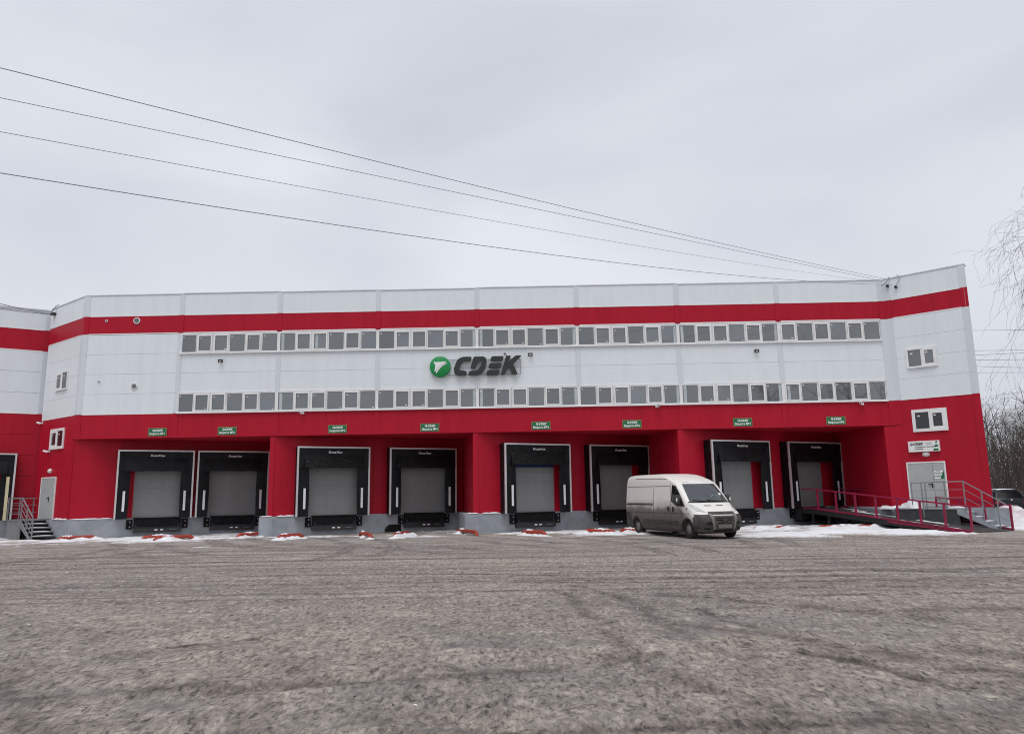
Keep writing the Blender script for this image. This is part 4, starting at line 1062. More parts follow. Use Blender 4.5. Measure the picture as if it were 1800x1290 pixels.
# own frame: x along the dock wall (6.9 .. 9.7), -y out of the wall
def rz_(s): return 0.90 - max(0.0, s-1.25)*0.106
UA, UB = 6.92, 9.68
MB().add([(UA, -0.62, rz_(0.6)), (UB, -0.62, rz_(0.6)), (UB, -1.3, rz_(1.3)), (UA, -1.3, rz_(1.3)), (UB, -9.4, rz_(9.4)), (UA, -9.4, rz_(9.4)),
          (UA, -0.62, rz_(0.6)-0.05), (UB, -0.62, rz_(0.6)-0.05), (UB, -1.3, rz_(1.3)-0.05), (UA, -1.3, rz_(1.3)-0.05), (UB, -9.4, -0.02), (UA, -9.4, -0.02)],
         [(0, 1, 2, 3), (3, 2, 4, 5), (9, 8, 7, 6), (11, 10, 8, 9), (0, 3, 9, 6), (3, 5, 11, 9), (1, 7, 8, 2), (2, 8, 10, 4), (4, 10, 11, 5), (0, 6, 7, 1)]).build('deck', M['ramp_deck'], ramp)
for u in (UA, UB):
    b_ = MB(); b_.bar((u, -0.7, rz_(0.7)-0.14), (u, -1.3, rz_(1.3)-0.14), 0.09, 0.24); b_.bar((u, -1.3, rz_(1.3)-0.14), (u, -8.2, rz_(8.2)-0.10), 0.09, 0.22)
    b_.build('side_beam', M['black'], ramp)
    r = MB(); r.bar((u, -0.8, rz_(0.8)+0.03), (u, -1.3, rz_(1.3)+0.03), 0.05, 0.06); r.bar((u, -1.3, rz_(1.3)+0.03), (u, -9.4, rz_(9.4)+0.03), 0.05, 0.07); r.build('curb_rail', M['ramp_red'], ramp)
    if u == UA:
        r = MB(); r.bar((u-0.06, -5.6, rz_(5.6)-0.07), (u-0.06, -9.4, rz_(9.4)-0.04), 0.03, 0.07); r.build('lower_rail', M['ramp_red'], ramp)
    r = MB(); r.bar((u, -0.75, rz_(0.75)+0.97), (u, -1.7, rz_(1.6)+0.97), 0.05); r.bar((u, -1.7, rz_(1.7)+0.985), (u, -9.4, rz_(9.4)+1.03), 0.065); r.build('handrail', M['ramp_red'], ramp)
    for i in range(8):
        s = 1.74 + i*(9.37-1.74)/7
        MB().bar((u, -s, rz_(s)-0.05), (u, -s, rz_(s)+1.0), 0.075).build('post', M['ramp_red'], ramp)
for s in (1.35, 2.3):
    for u in (UA+0.05, UB-0.05): MB().box(u-0.05, u+0.05, -s-0.05, -s+0.05, -0.05, rz_(s)-0.06).build('leg', M['black'], ramp)
MB().box(UA+0.1, UB-0.1, -2.35, -2.25, 0.42, 0.52).build('cross_beam', M['black'], ramp)
MB().box(UA-0.1, UB+0.1, -0.72, -0.30, 0.30, 0.88).build('docking_lip', M['black'], ramp)

# ------------------------------------------------------------------ wheel guides
GU = [((-21.75, -1.6), (-20.45, -0.7), 'long orange wheel guide in the snow by the left stairs, half iced over'),
      ((-17.65, -1.9), (-16.65, -1.2), 'snow-covered orange wheel guide touching another, left of the pair at gate one'),
      ((-16.75, -2.6), (-15.45, -1.6), 'orange wheel guide lying against another, right of the pair at gate one'),
      ((-13.65, -0.9), (-12.95, 0.3), 'orange wheel guide topped with snow beside the rounded plinth block'),
      ((-11.15, -2.7), (-10.35, -1.7), 'orange wheel guide with an open end, below the first column'),
      ((-7.95, -0.5), (-6.95, -2.9), 'orange wheel guide bending to the ground, right of gate three'),
      ((-5.95, -2.8), (-5.55, -1.0), 'short-looking orange wheel guide in front of the broken plinth hole'),
      ((-3.45, 0.7), (-2.35, -1.7), 'orange wheel guide in front of the middle plinth block corner'),
      ((-0.25, -1.6), (0.75, -2.7), 'orange wheel guide below gate five, snow at its foot'),
      ((2.60, -1.4), (3.85, -2.35), 'long orange wheel guide capped with snow, left of gate six'),
      ((4.25, -1.4), (5.25, -2.25), 'orange wheel guide against the rear wheel of the van'),
      ((10.4, -1.1), (12.2, -0.5), 'red wheel guide mostly buried in snow, right of the van'),
      ((13.4, -0.9), (16.1, -1.0), 'long red wheel guide nearly buried in snow beside the ramp')]
for i, (a, b_, lb) in enumerate(GU):
    a, b_ = Vector((*a, 0)), Vector((*b_, 0)); d = (b_-a).normalized()
    h = 0.155 if i < 11 else 0.13
    pts = [a + Vector((0, 0, -0.08))]
    for q in range(5): 
        t = q/4*PI/2; pts.append(a + d*0.24*(1-math.cos(t)) + Vector((0, 0, 0.0+h*math.sin(t))))
    for q in range(5):
        t = (1-q/4)*PI/2; pts.append(b_ - d*0.24*(1-math.cos(t)) + Vector((0, 0, 0.0+h*math.sin(t))))
    pts.append(b_ + Vector((0, 0, -0.08)))
    t = thing('wheel_guide', lb, 'wheel guide', a, 0, 'orange pipe wheel guides in front of the docks')
    mb = MB().tube([p_-a for p_ in pts], 0.085, 10); mb.build('pipe', M['orange'], t)
    # snow lying along the top
    rr = random.Random(i*5+1); n_ = 14
    c = MB(); cover = 1.0 if i in (1, 3, 9, 10, 11, 12) else 0.55
    s0 = rr.uniform(0.05, 0.3); s1 = s0 + cover*0.62
    if i in (4, 5, 6, 7): s0, s1 = 0.1, 0.42
    pl = [p_-a for p_ in pts[4:8]]
    L_ = (b_-a).length
    vs = []; side = Vector((-d.y, d.x, 0))
    for q in range(n_+1):
        f = s0 + (s1-s0)*q/n_
        base = d*(L_*f); zz = h + 0.062
        e_ = math.sin(PI*q/n_)**0.5 if 0 < q < n_ else 0.0
        wj = (0.065+rr.uniform(-0.02, 0.02))*(0.3+0.7*e_)
        hh = (0.05+rr.uniform(-0.02, 0.03))*e_
        vs += [base+side*wj+Vector((0, 0, zz-0.03)), base+side*wj*0.6+Vector((0, 0, zz+hh*0.8)), base-side*wj*0.6+Vector((0, 0, zz+hh*0.9)), base-side*wj+Vector((0, 0, zz-0.03))]
    fs = [(q*4+k, q*4+k+1, q*4+k+5, q*4+k+4) for q in range(n_) for k in range(3)]
    c.add(vs, fs, 0, True); c.build('snow_cap', M['snow'], t)
    # drift round its foot
    xs_ = np.arange(-0.9, L_+0.9, 0.08); ys_ = np.arange(-0.75, 0.75, 0.08)
    GX, GY = np.meshgrid(xs_, ys_)
    R_ = np.maximum(np.abs(GX-L_/2)-L_/2*0.8, 0)**2*1.4 + ((GY+0.12)/0.42)**2
    H_ = 0.15*np.exp(-R_*1.6)*(1+0.9*fbm(GX*2.2+i*7, GY*2.2, 3, 5)) - 0.055 - (0.03 if i in (5, 7) else 0)
    if i in (11, 12): H_ += 0.10*np.exp(-R_)
    if i in (4, 5, 6, 7, 8): H_ -= 0.035
    WX = a.x + d.x*GX - d.y*GY; WY = a.y + d.y*GX + d.x*GY
    H_ = H_ + 0
    o = link('snow_drift', grid_mesh('snow_drift', WX, WY, H_, H_ > -0.02)); o.data.materials.append(M['snow']); kind(o, 'structure')

# snow lying on the ledges of the plinth, the stairs and the ramp
sn = MB()
def ledge(p0, p1, w, h, seed, z):
    rr = random.Random(seed); p0, p1 = Vector(p0), Vector(p1); n_ = max(4, int((p1-p0).length/0.18)); d = (p1-p0).normalized(); side = Vector((-d.y, d.x, 0))
    vs = []
    for q in range(n_+1):
        c = p0+(p1-p0)*q/n_; e_ = 0.0 if q in (0, n_) else 1.0
        hh = h*(0.45+rr.random())*e_; ww = w*(0.6+0.5*rr.random())
        vs += [c+Vector((0, 0, z-0.01))-side*ww*0.5, c+Vector((0, 0, z+hh))-side*ww*0.42, c+Vector((0, 0, z+hh))+side*ww*0.5, c+Vector((0, 0, z-0.01))+side*ww*0.5]
    sn.add(vs, [(q*4+k, q*4+k+1, q*4+k+5, q*4+k+4) for q in range(n_) for k in range(3)], 0, True)
for k in range(4):
    c = Vector((RX1[k], 0, 0))
    ledge((c.x-0.36, -0.03, 0), (c.x+0.25, -0.03, 0), 0.12, 0.035, k, ZP)
    if k < 3:
        q0 = dpos(k+1, 0.2, 0.03); q1 = dpos(k+1, 1.2, 0.03); ledge(q0, q1, 0.10, 0.045, 20+k, ZP-0.005)
q0 = CIN + RCv*(CL-1.6) + NC*0.04; q1 = CIN + RCv*(CL-0.05) + NC*0.04
ledge(q0, q1, 0.12, 0.05, 40, ZP-0.006); ledge(dpos(0, 0.0, 0.03), dpos(0, 1.9, 0.03), 0.10, 0.03, 41, ZP-0.005)
for i in range(4):
    z = ZP*(1-(i+1)/5)
    for (og, dv, nv, u1_, run, dep) in ((CIN, RCv, NC, CL-2.25, 1.35, 1.2), (wing_o, DW, NW, 2.55, 1.45, 1.25)):
        x = u1_ + run*(i+0.55)/4
        ledge(og+dv*x+nv*0.2, og+dv*x+nv*(dep-0.08), 0.30, 0.022, 50+i, z)
ledge(wing_o+DW*0.1+NW*0.9, wing_o+DW*1.0+NW*1.1, 0.7, 0.30, 60, ZP-0.03)
ledge(wing_o-DW*0.9+NW*0.7, wing_o+DW*0.1+NW*0.9, 0.5, 0.12, 65, ZP-0.06)
ledge(wing_o+DW*1.9+NW*0.5, wing_o+DW*2.6+NW*0.5, 0.5, 0.10, 66, ZP-0.02)
for s0, s1, uu in ((2.0, 5.0, 9.3), (3.0, 8.8, 9.45), (4.5, 8.9, 7.2), (2.5, 7.5, 8.3), (1.5, 3.0, 8.8)):
    q0 = RO + DA*uu + NA*s0 + Vector((0, 0, rz_(s0))); q1 = RO + DA*uu + NA*s1 + Vector((0, 0, rz_(s1)))
    ledge(q0, q1, 0.14, 0.03, int(s1*10), 0.0)
kind(sn.build('ledge_snow', M['snow']), 'structure')
# loose lumps of ice and dirt on the yard
lm = MB(); rr = random.Random(5)
for i in range(260):
    x = rr.uniform(-17, 17); y = rr.choice((rr.uniform(-31, -22), rr.uniform(-27, -6)))
    s = rr.uniform(0.008, 0.024)*(1.0 if y < -20 else 1.5)
    vs = [Vector((rr.uniform(-1, 1), rr.uniform(-1, 1), rr.uniform(-0.3, 0.9)))*s + Vector((x, y, 0.01)) for _ in range(6)]
    lm.add(vs, [(0, 1, 2), (0, 2, 3), (1, 4, 2), (2, 4, 5), (2, 5, 3), (0, 3, 5), (0, 5, 1), (1, 5, 4)], 0 if rr.random() < 0.7 else 1)
kind(lm.build('ice_crumbs', [M['ramp_deck'], M['snow']]), 'stuff')

# ------------------------------------------------------------------ vehicles
class Slices:
    """car body stacked from horizontal outlines; every outline: rear x, front x, half width, rear and front corner depth"""
    def __init__(s, table): s.t = np.array(table, float)          # z, xr, xf, w, kr, kf
    def at(s, z): return [np.interp(z, s.t[:, 0], s.t[:, c]) for c in range(1, 6)]
    P = 2.7
    def half(s, z, n=12):
        """points from the rear centre round the +y side to the front centre"""
        xr, xf, w, kr, kf = s.at(z); pts = []
        for i in range(n+1):
            a = PI/2*i/n; pts.append((xr+kr*(1-math.cos(PI/2-a)**(2/s.P)) if i < n else xr+kr, w*math.sin(a)**(2/s.P)))
        pts = []
        for i in range(n+1):
            a = PI/2*i/n; c, d = math.cos(a)**(2/s.P), math.sin(a)**(2/s.P)
            pts.append((xr+kr-kr*c, w*d))
        for i in range(n+1):
            a = PI/2*(1-i/n); c, d = math.cos(a)**(2/s.P), math.sin(a)**(2/s.P)
            pts.append((xf-kf+kf*c, w*d))
        return pts
    def body(s, zs, n=12):
        rings = []
        for z in zs:
            h = s.half(z, n)
            ring = [(x, y, z) for x, y in h] + [(x, -y, z) for x, y in h[::-1][1:-1]]
            rings.append(ring)
        k = len(rings[0]); mb = MB()
        vs = [p for r in rings for p in r]
        fs = [(i*k+j, i*k+(j+1) % k, (i+1)*k+(j+1) % k, (i+1)*k+j) for i in range(len(rings)-1) for j in range(k)]
        fs += [tuple(reversed(range(k))), tuple((len(rings)-1)*k+j for j in range(k))]
        return mb.add(vs, fs, 0, True)
    def front(s, y, z, off=0.0):
        xr, xf, w, kr, kf = s.at(z); q = min(0.999, abs(y)/w)
        return Vector((xf-kf+kf*(1-q**s.P)**(1/s.P)+off, y, z))
    def rear(s, y, z, off=0.0):
        xr, xf, w, kr, kf = s.at(z); q = min(0.999, abs(y)/w)
        return Vector((xr+kr-kr*(1-q**s.P)**(1/s.P)-off, y, z))
    def side(s, x, z, sg, off=0.0):
        xr, xf, w, kr, kf = s.at(z); y = w
        if x > xf-kf: y = w*max(0.0, 1-min(1, (x-xf+kf)/kf)**s.P)**(1/s.P)
        if x < xr+kr: y = w*max(0.0, 1-min(1, (xr+kr-x)/kr)**s.P)**(1/s.P)
        return Vector((x, sg*(y+off), z))
def patch(fn, poly, n=6, m=6, off=0.008, thick=0.012):
    """skin patch: poly is 4 corner points (a,b) in the patch's own two coordinates, a bilinear grid, laid on the surface"""
    (a0, b0), (a1, b1), (a2, b2), (a3, b3) = poly; vs = []
    for j in range(m+1):
        v = j/m
        for i in range(n+1):
            u = i/n
            a = (a0*(1-u)+a1*u)*(1-v)+(a3*(1-u)+a2*u)*v; b = (b0*(1-u)+b1*u)*(1-v)+(b3*(1-u)+b2*u)*v
            vs.append(fn(a, b, off))
    fs = [(j*(n+1)+i, j*(n+1)+i+1, (j+1)*(n+1)+i+1, (j+1)*(n+1)+i) for j in range(m) for i in range(n)]
    return vs, fs
def line_on(fn, pts, w, off=0.006, sub=6):
    """thin dark seam along a polyline on the surface, as a flat-sided tube"""
    out = []
    for (a0, b0), (a1, b1) in zip(pts[:-1], pts[1:]):
        for q in range(sub): out.append(fn(a0+(a1-a0)*q/sub, b0+(b1-b0)*q/sub, off))
    out.append(fn(*pts[-1], off))
    return MB().tube(out, w, 5)

def wheel(parent, x, y, r, w, steer=0.0, sg=1):
    t = MB().lathe([(r*0.62, -w/2), (r*0.93, -w/2), (r, -w/2+0.03), (r, w/2-0.03), (r*0.93, w/2), (r*0.62, w/2), (r*0.60, w/2-0.06)], 28, caps=False).build('wheel', M['tyre'], parent, (x, y, r), steer)
    o = sg*w/2
    rim = MB().lathe([(r*0.63, o*0.9), (r*0.60, o*0.72), (r*0.42, o*0.62), (r*0.36, o*0.86), (r*0.20, o*0.90), (r*0.05, o*0.92)], 24)
    rim.build('rim', M['rim'], t)
    h = MB()
    for q in range(8):
        a = 2*PI*q/8; c = Vector((math.cos(a)*r*0.48, o*0.78, math.sin(a)*r*0.48)); 
        h.box(c.x-0.028, c.x+0.028, min(o*0.6, o*0.8), max(o*0.6, o*0.8), c.z-0.028, c.z+0.028)
    h.build('rim_holes', M['black'], t)
    return t

VT = [(0.22, 0.10, 5.70, 0.86, 0.10, 0.55), (0.32, 0.04, 5.93, 0.98, 0.10, 0.62), (0.55, 0.02, 5.995, 1.02, 0.10, 0.62), (0.80, 0.01, 5.99, 1.025, 0.10, 0.62), (0.90, 0.01, 5.93, 1.025, 0.10, 0.66),
      (1.02, 0.01, 5.80, 1.022, 0.10, 0.72), (1.16, 0.01, 5.58, 1.02, 0.10, 0.70), (1.28, 0.01, 5.34, 1.015, 0.10, 0.50), (1.36, 0.015, 5.18, 1.01, 0.10, 0.38), (1.50, 0.02, 5.02, 1.0, 0.10, 0.32),
      (1.75, 0.03, 4.76, 0.985, 0.10, 0.30), (2.00, 0.045, 4.50, 0.965, 0.10, 0.30), (2.12, 0.055, 4.36, 0.952, 0.10, 0.32), (2.25, 0.065, 4.10, 0.935, 0.10, 0.42), (2.36, 0.08, 3.80, 0.912, 0.12, 0.60),
      (2.44, 0.11, 3.50, 0.875, 0.14, 0.60), (2.49, 0.17, 3.22, 0.80, 0.18, 0.55), (2.52, 0.30, 2.9, 0.66, 0.2, 0.5), (2.535, 0.6, 2.4, 0.4, 0.2, 0.3)]
V = Slices(VT)
VZ = sorted(set([r[0] for r in VT] + list(np.arange(0.3, 2.5, 0.09))))
VH = math.radians(20.3)                          # heading: towards the camera, turned right
vh = Vector((math.sin(VH), -math.cos(VH), 0)); VSC = 1.03
vo = Vector((7.30, -5.75, 0)) - vh*5.05*VSC
van = thing('delivery_van', 'dirty white high-roof panel van parked in front of gate seven', 'van', vo, math.atan2(vh.y, vh.x))
van.scale = (VSC, VSC, VSC)
mb = V.body(VZ)
me = mb.mesh('body', M['van'])
tmp = bpy.data.objects.new('body', me); COL.objects.link(tmp)
for x, r in ((1.03, 0.40), (5.05, 0.415)):       # wheel arches
    cm = MB().lathe([(r, -1.3), (r, 1.3)], 36).mesh('cut', M['van'])
    co = bpy.data.objects.new('cut', cm); COL.objects.link(co); co.location = (x, 0, 0.34)
    bo = tmp.modifiers.new('arch', 'BOOLEAN'); bo.object = co; bo.operation = 'DIFFERENCE'; bo.solver = 'EXACT'
dg = bpy.context.evaluated_depsgraph_get(); dg.update()
me2 = bpy.data.meshes.new_from_object(tmp.evaluated_get(dg))
for o in [q for q in COL.objects if q.name.startswith('cut')]: bpy.data.objects.remove(o)
bpy.data.objects.remove(tmp)
body = link('body', me2, van)
ang = body.modifiers.new('split', 'EDGE_SPLIT'); ang.split_angle = math.radians(40)
# dark linings and underbody
MB().box(0.5, 5.6, -0.78, 0.78, 0.20, 0.70).build('underbody', M['dark'], van)
R = -1                                          # the flank towards the yard
sd = lambda sg: (lambda x, z, off=0.0: V.side(x, z, sg, off))
fr = lambda y, z, off=0.0: V.front(y, z, off)
def skin(name, m_, fn, polys, parent=van, n=6, mm=6, off=0.008):
    c = MB()
    for p_ in polys:
        vs, fs = patch(fn, p_, n, mm, off); c.add(vs, fs, 0, True)
    return c.build(name, m_, parent)
skin('windscreen', M['windscreen'], fr, [[(-0.86, 1.40), (0.86, 1.40), (0.74, 2.09), (-0.74, 2.09)]], n=18, mm=8, off=0.012)
MB().tube([fr(y, 1.375, 0.015) for y in np.linspace(-0.93, 0.93, 15)], 0.022, 5).build('cowl', M['black'], van)
for y0, y1_ in ((-0.72, 0.02), (-0.12, 0.62)):
    MB().tube([fr(y0, 1.46, 0.03), fr(y0*0.5+y1_*0.5, 1.42, 0.035), fr(y1_, 1.40, 0.03)], 0.014, 5).build('wiper', M['wiper'], van)
for sg in (-1, 1):
    f = sd(sg)
    skin('side_window', M['glass_dark'], f, [[(3.95, 1.42), (4.35, 1.26), (4.22, 2.00), (4.00, 2.03)], [(4.35, 1.26), (4.86, 1.24), (4.50, 1.72), (4.22, 2.00)]], n=8, off=0.012)
    line_on(f, [(3.93, 1.42), (3.99, 2.05), (4.24, 2.02), (4.52, 1.73), (4.90, 1.23), (4.34, 1.24), (3.93, 1.42)], 0.012, 0.01).build('window_seal', M['black'], van)
    # seams: cab door, sliding door, panel swages
    sm = MB()
    for pl in ([(3.86, 0.36), (3.86, 2.32)], [(3.86, 0.36), (4.55, 0.36)], [(2.52, 0.36), (2.52, 1.95)], [(0.22, 2.02), (3.80, 2.02)], [(0.22, 1.32), (2.52, 1.32)], [(0.2, 0.95), (5.2, 0.95)], [(2.52, 0.36), (3.86, 0.36)], [(0.9, 2.36), (3.8, 2.30)], [(4.62, 0.75), (4.72, 1.2)]):
        t_ = line_on(f, pl, 0.009, 0.002, 10); sm.add(t_.v, t_.f, 0, False)
    sm.build('panel_seams', M['bumper'], van)
    line_on(f, [(0.16, 1.27), (2.45, 1.27)], 0.026, 0.0, 10).build('slide_rail', M['wiper'], van)
    skin('rub_strip', M['bumper'], f, [[(1.6, 0.50), (4.45, 0.50), (4.45, 0.66), (1.6, 0.66)]], n=14, mm=2, off=0.010)
    for x in (3.70, 4.06):
        skin('door_handle', M['black'], f, [[(x-0.055, 1.02), (x+0.055, 1.02), (x+0.055, 1.20), (x-0.055, 1.20)]], n=2, mm=2, off=0.02)
    # flared dark wheel arch lips
    for x, r in ((1.03, 0.42), (5.05, 0.435)):
        pts = [f(x+r*math.cos(a), 0.34+r*math.sin(a), 0.0) for a in np.linspace(-0.1, PI+0.1, 16)]
        MB().tube(pts, 0.035, 6).build('arch_lip', M['bumper'], van)
    # mirror
    b_ = f(4.60, 1.42, 0.0)
    mr_ = MB().box(4.56, 4.68, min(b_.y+sg*0.05, b_.y+sg*0.27), max(b_.y+sg*0.05, b_.y+sg*0.27), 1.30, 1.66).build('mirror', M['bumper'], van)
    bv = mr_.modifiers.new('round', 'BEVEL'); bv.width = 0.05; bv.segments = 3
    MB().box(4.57, 4.67, min(b_.y-sg*0.1, b_.y+sg*0.1), max(b_.y-sg*0.1, b_.y+sg*0.1), 1.27, 1.35).build('mirror_arm', M['black'], van)
    MB().box(4.681, 4.695, b_.y+sg*0.22-0.03, b_.y+sg*0.22+0.03, 1.42, 1.54).build('indicator', M['lamp'], van)
    MB().tube([f(4.98, 1.14, 0.004), f(5.08, 1.13, 0.004)], 0.02, 5).build('repeater', M['black'], van)
    # headlight wraps the corner
    def hl(a, b, off=0.0, sg=sg): return V.front(sg*a, b, off)
    skin('headlight', M['headlight'], hl, [[(0.60, 0.99), (0.90, 1.06), (0.985, 1.33), (0.86, 1.30)]], n=8, mm=5, off=0.018)
    # muddy bumper corner
    skin('bumper_corner', M['bumper'], hl, [[(0.46, 0.30), (0.975, 0.30), (1.012, 0.92), (0.56, 0.93)]], n=10, mm=6, off=0.03)
    skin('side_bumper', M['bumper'], f, [[(5.50, 0.30), (5.74, 0.30), (5.68, 0.90), (5.46, 0.80)]], n=5, mm=4, off=0.028)
    skin('fog_slot', M['dark'], hl, [[(0.52, 0.56), (0.74, 0.56), (0.72, 0.65), (0.56, 0.65)]], n=4, mm=2, off=0.042)
    skin('fog_slot', M['dark'], hl, [[(0.58, 0.38), (0.78, 0.36), (0.80, 0.42), (0.60, 0.44)]], n=4, mm=2, off=0.042)
    skin('bumper_blade', M['plate'], hl, [[(0.40, 0.36), (0.47, 0.36), (0.60, 0.95), (0.47, 0.95)]], n=2, mm=8, off=0.045)
    skin('rear_corner', M['bumper'], f, [[(0.03, 0.36), (0.56, 0.36), (0.56, 0.92), (0.02, 0.92)]], n=6, mm=4, off=0.010)
    skin('rear_light', M['red_lens'], (lambda a, b, off=0.0, sg=sg: V.rear(sg*a, b, off)), [[(0.86, 0.9), (0.99, 0.9), (0.97, 1.6), (0.86, 1.6)]], n=3, mm=4, off=0.012)
skin('grille', M['grille'], fr, [[(-0.44, 0.40), (0.44, 0.40), (0.52, 0.88), (-0.52, 0.88)]], n=10, mm=5, off=0.035)
gm = MB()
for pl in ([(-0.36, 0.80), (0.36, 0.80)], [(-0.38, 0.72), (-0.10, 0.72), (-0.06, 0.62), (-0.3, 0.60)], [(0.38, 0.72), (0.12, 0.72), (0.08, 0.62), (0.3, 0.60)], [(0.0, 0.56), (0.04, 0.70)]):
    t_ = line_on(fr, pl, 0.014, 0.044, 4); gm.add(t_.v, t_.f, 0, False)
gm.build('grille_slots', M['dark'], van)
skin('bonnet_strip', M['bumper'], fr, [[(-0.60, 0.925), (0.60, 0.925), (0.56, 1.03), (-0.56, 1.03)]], n=10, mm=3, off=0.022)
skin('lower_intake', M['dark'], fr, [[(-0.42, 0.28), (0.42, 0.28), (0.42, 0.36), (-0.42, 0.36)]], n=6, mm=2, off=0.03)
pl = MB().box(0.0, 0.02, -0.27, 0.27, 0.0, 0.125)
for q in range(8): pl.box(0.0201, 0.022, -0.22+q*0.055, -0.195+q*0.055, 0.03, 0.095, 1)
pl.build('number_plate', [M['plate'], M['bumper']], van, (fr(0, 0.45).x+0.05, 0, 0.42))
for y in (-0.32, 0.22):
    skin('bonnet_vent', M['bumper'], fr, [[(y-0.16, 1.235), (y+0.16, 1.235), (y+0.15, 1.262), (y-0.15, 1.262)]], n=4, mm=1, off=0.012)
# roof brow ribs and a sticker behind the glass
for y in (-0.5, 0.5):
    skin('roof_rib', M['van'], fr, [[(y-0.16, 2.17), (y+0.16, 2.17), (y*0.95+0.12, 2.33), (y*0.95-0.12, 2.33)]], n=3, mm=4, off=0.02)
skin('windscreen_sticker', M['print'], fr, [[(0.60, 1.64), (0.72, 1.64), (0.71, 1.71), (0.60, 1.71)]], n=2, mm=2, off=0.018)
MB().tube([(fr(0.38, 1.62, 0.0)+Vector((0.013, 0, 0))) if False else fr(0.36+0.17*math.cos(a), 1.55+0.10*math.sin(a), 0.016) for a in np.linspace(0.1, PI-0.1, 10)], 0.008, 4).build('steering_wheel', M['curtain_white'], van)
for sg in (-1, 1):
    wheel(van, 1.03, sg*0.87, 0.34, 0.225, 0.0, sg); wheel(van, 5.05, sg*0.87, 0.34, 0.225, -0.06, sg)

# dark off-roader at the right edge, seen from behind
C = Slices([(0.22, 0.12, 4.5, 0.80, 0.15, 0.4), (0.34, 0.02, 4.62, 0.92, 0.2, 0.5), (0.60, 0.0, 4.65, 0.94, 0.2, 0.55), (0.85, 0.02, 4.62, 0.94, 0.2, 0.6), (0.95, 0.04, 4.5, 0.93, 0.2, 0.7), (1.02, 0.06, 4.2, 0.915, 0.2, 0.8),
            (1.07, 0.08, 3.35, 0.90, 0.22, 0.4), (1.30, 0.22, 3.0, 0.84, 0.25, 0.4), (1.50, 0.36, 2.7, 0.78, 0.28, 0.4), (1.60, 0.46, 2.5, 0.73, 0.3, 0.4), (1.655, 0.62, 2.3, 0.62, 0.3, 0.4), (1.67, 0.9, 2.0, 0.4, 0.3, 0.3)])
suv = thing('parked_car', 'black off-roader with snow on its roof behind the snow bank at the right edge', 'car', (29.35, 10.0, 0), math.radians(78))
C.body([0.22, 0.28, 0.34, 0.46, 0.6, 0.72, 0.85, 0.95, 1.02, 1.07, 1.18, 1.3, 1.4, 1.5, 1.6, 1.655, 1.67]).build('body', M['suv'], suv)
def cskin(name, m_, fn, poly, off=0.01, n=6, mm=4):
    vs, fs = patch(fn, poly, n, mm, off); return MB().add(vs, fs, 0, True).build(name, m_, suv)
cr_ = lambda y, z, off=0.0: C.rear(y, z, off)
cskin('rear_window', M['tinted'], cr_, [(-0.72, 1.14), (0.72, 1.14), (0.60, 1.54), (-0.60, 1.54)])
cskin('windscreen', M['tinted'], lambda y, z, off=0.0: C.front(y, z, off), [(-0.76, 1.12), (0.76, 1.12), (0.62, 1.55), (-0.62, 1.55)])
for sg in (-1, 1):
    fs_ = (lambda x, z, off=0.0, sg=sg: C.side(x, z, sg, off))
    cskin('side_window', M['tinted'], fs_, [(0.75, 1.12), (3.0, 1.12), (2.55, 1.50), (0.85, 1.50)], n=10)
    cskin('tail_light', M['red_lens'], (lambda a, b, off=0.0, sg=sg: C.rear(sg*a, b, off)), [(0.62, 0.80), (0.90, 0.80), (0.86, 1.0), (0.66, 1.0)])
    for x in (0.85, 3.65):
        wheel(suv, x, sg*0.80, 0.35, 0.23, 0.0, sg)
cskin('number_plate', M['plate'], cr_, [(-0.26, 0.62), (0.26, 0.62), (0.26, 0.73), (-0.26, 0.73)], 0.015)
MB().lathe([(0.06, 0.0), (0.06, 0.02)], 14, axis='y').build('emblem', M['alu'], suv, (C.rear(0, 1.0).x-0.02, 0, 1.02), PI/2)
sr = np.linspace(0.45, 2.5, 14); vs = []
for i, x in enumerate(sr):
    for j, y in enumerate(np.linspace(-0.66, 0.66, 9)):
        e_ = max(0, 1-abs((x-1.5)/1.1)**4)*max(0, 1-(y/0.66)**4); vs.append((x, y, 1.585+0.085*(1-(y/0.66)**2)**0.5*0.9+0.06*e_+0.012*math.sin(i*2.1+j*1.3)*e_ - 0.02))
MB().add(vs, [(i*9+j, i*9+j+1, (i+1)*9+j+1, (i+1)*9+j) for i in range(13) for j in range(8)], 0, True).build('roof_snow', M['snow'], suv)

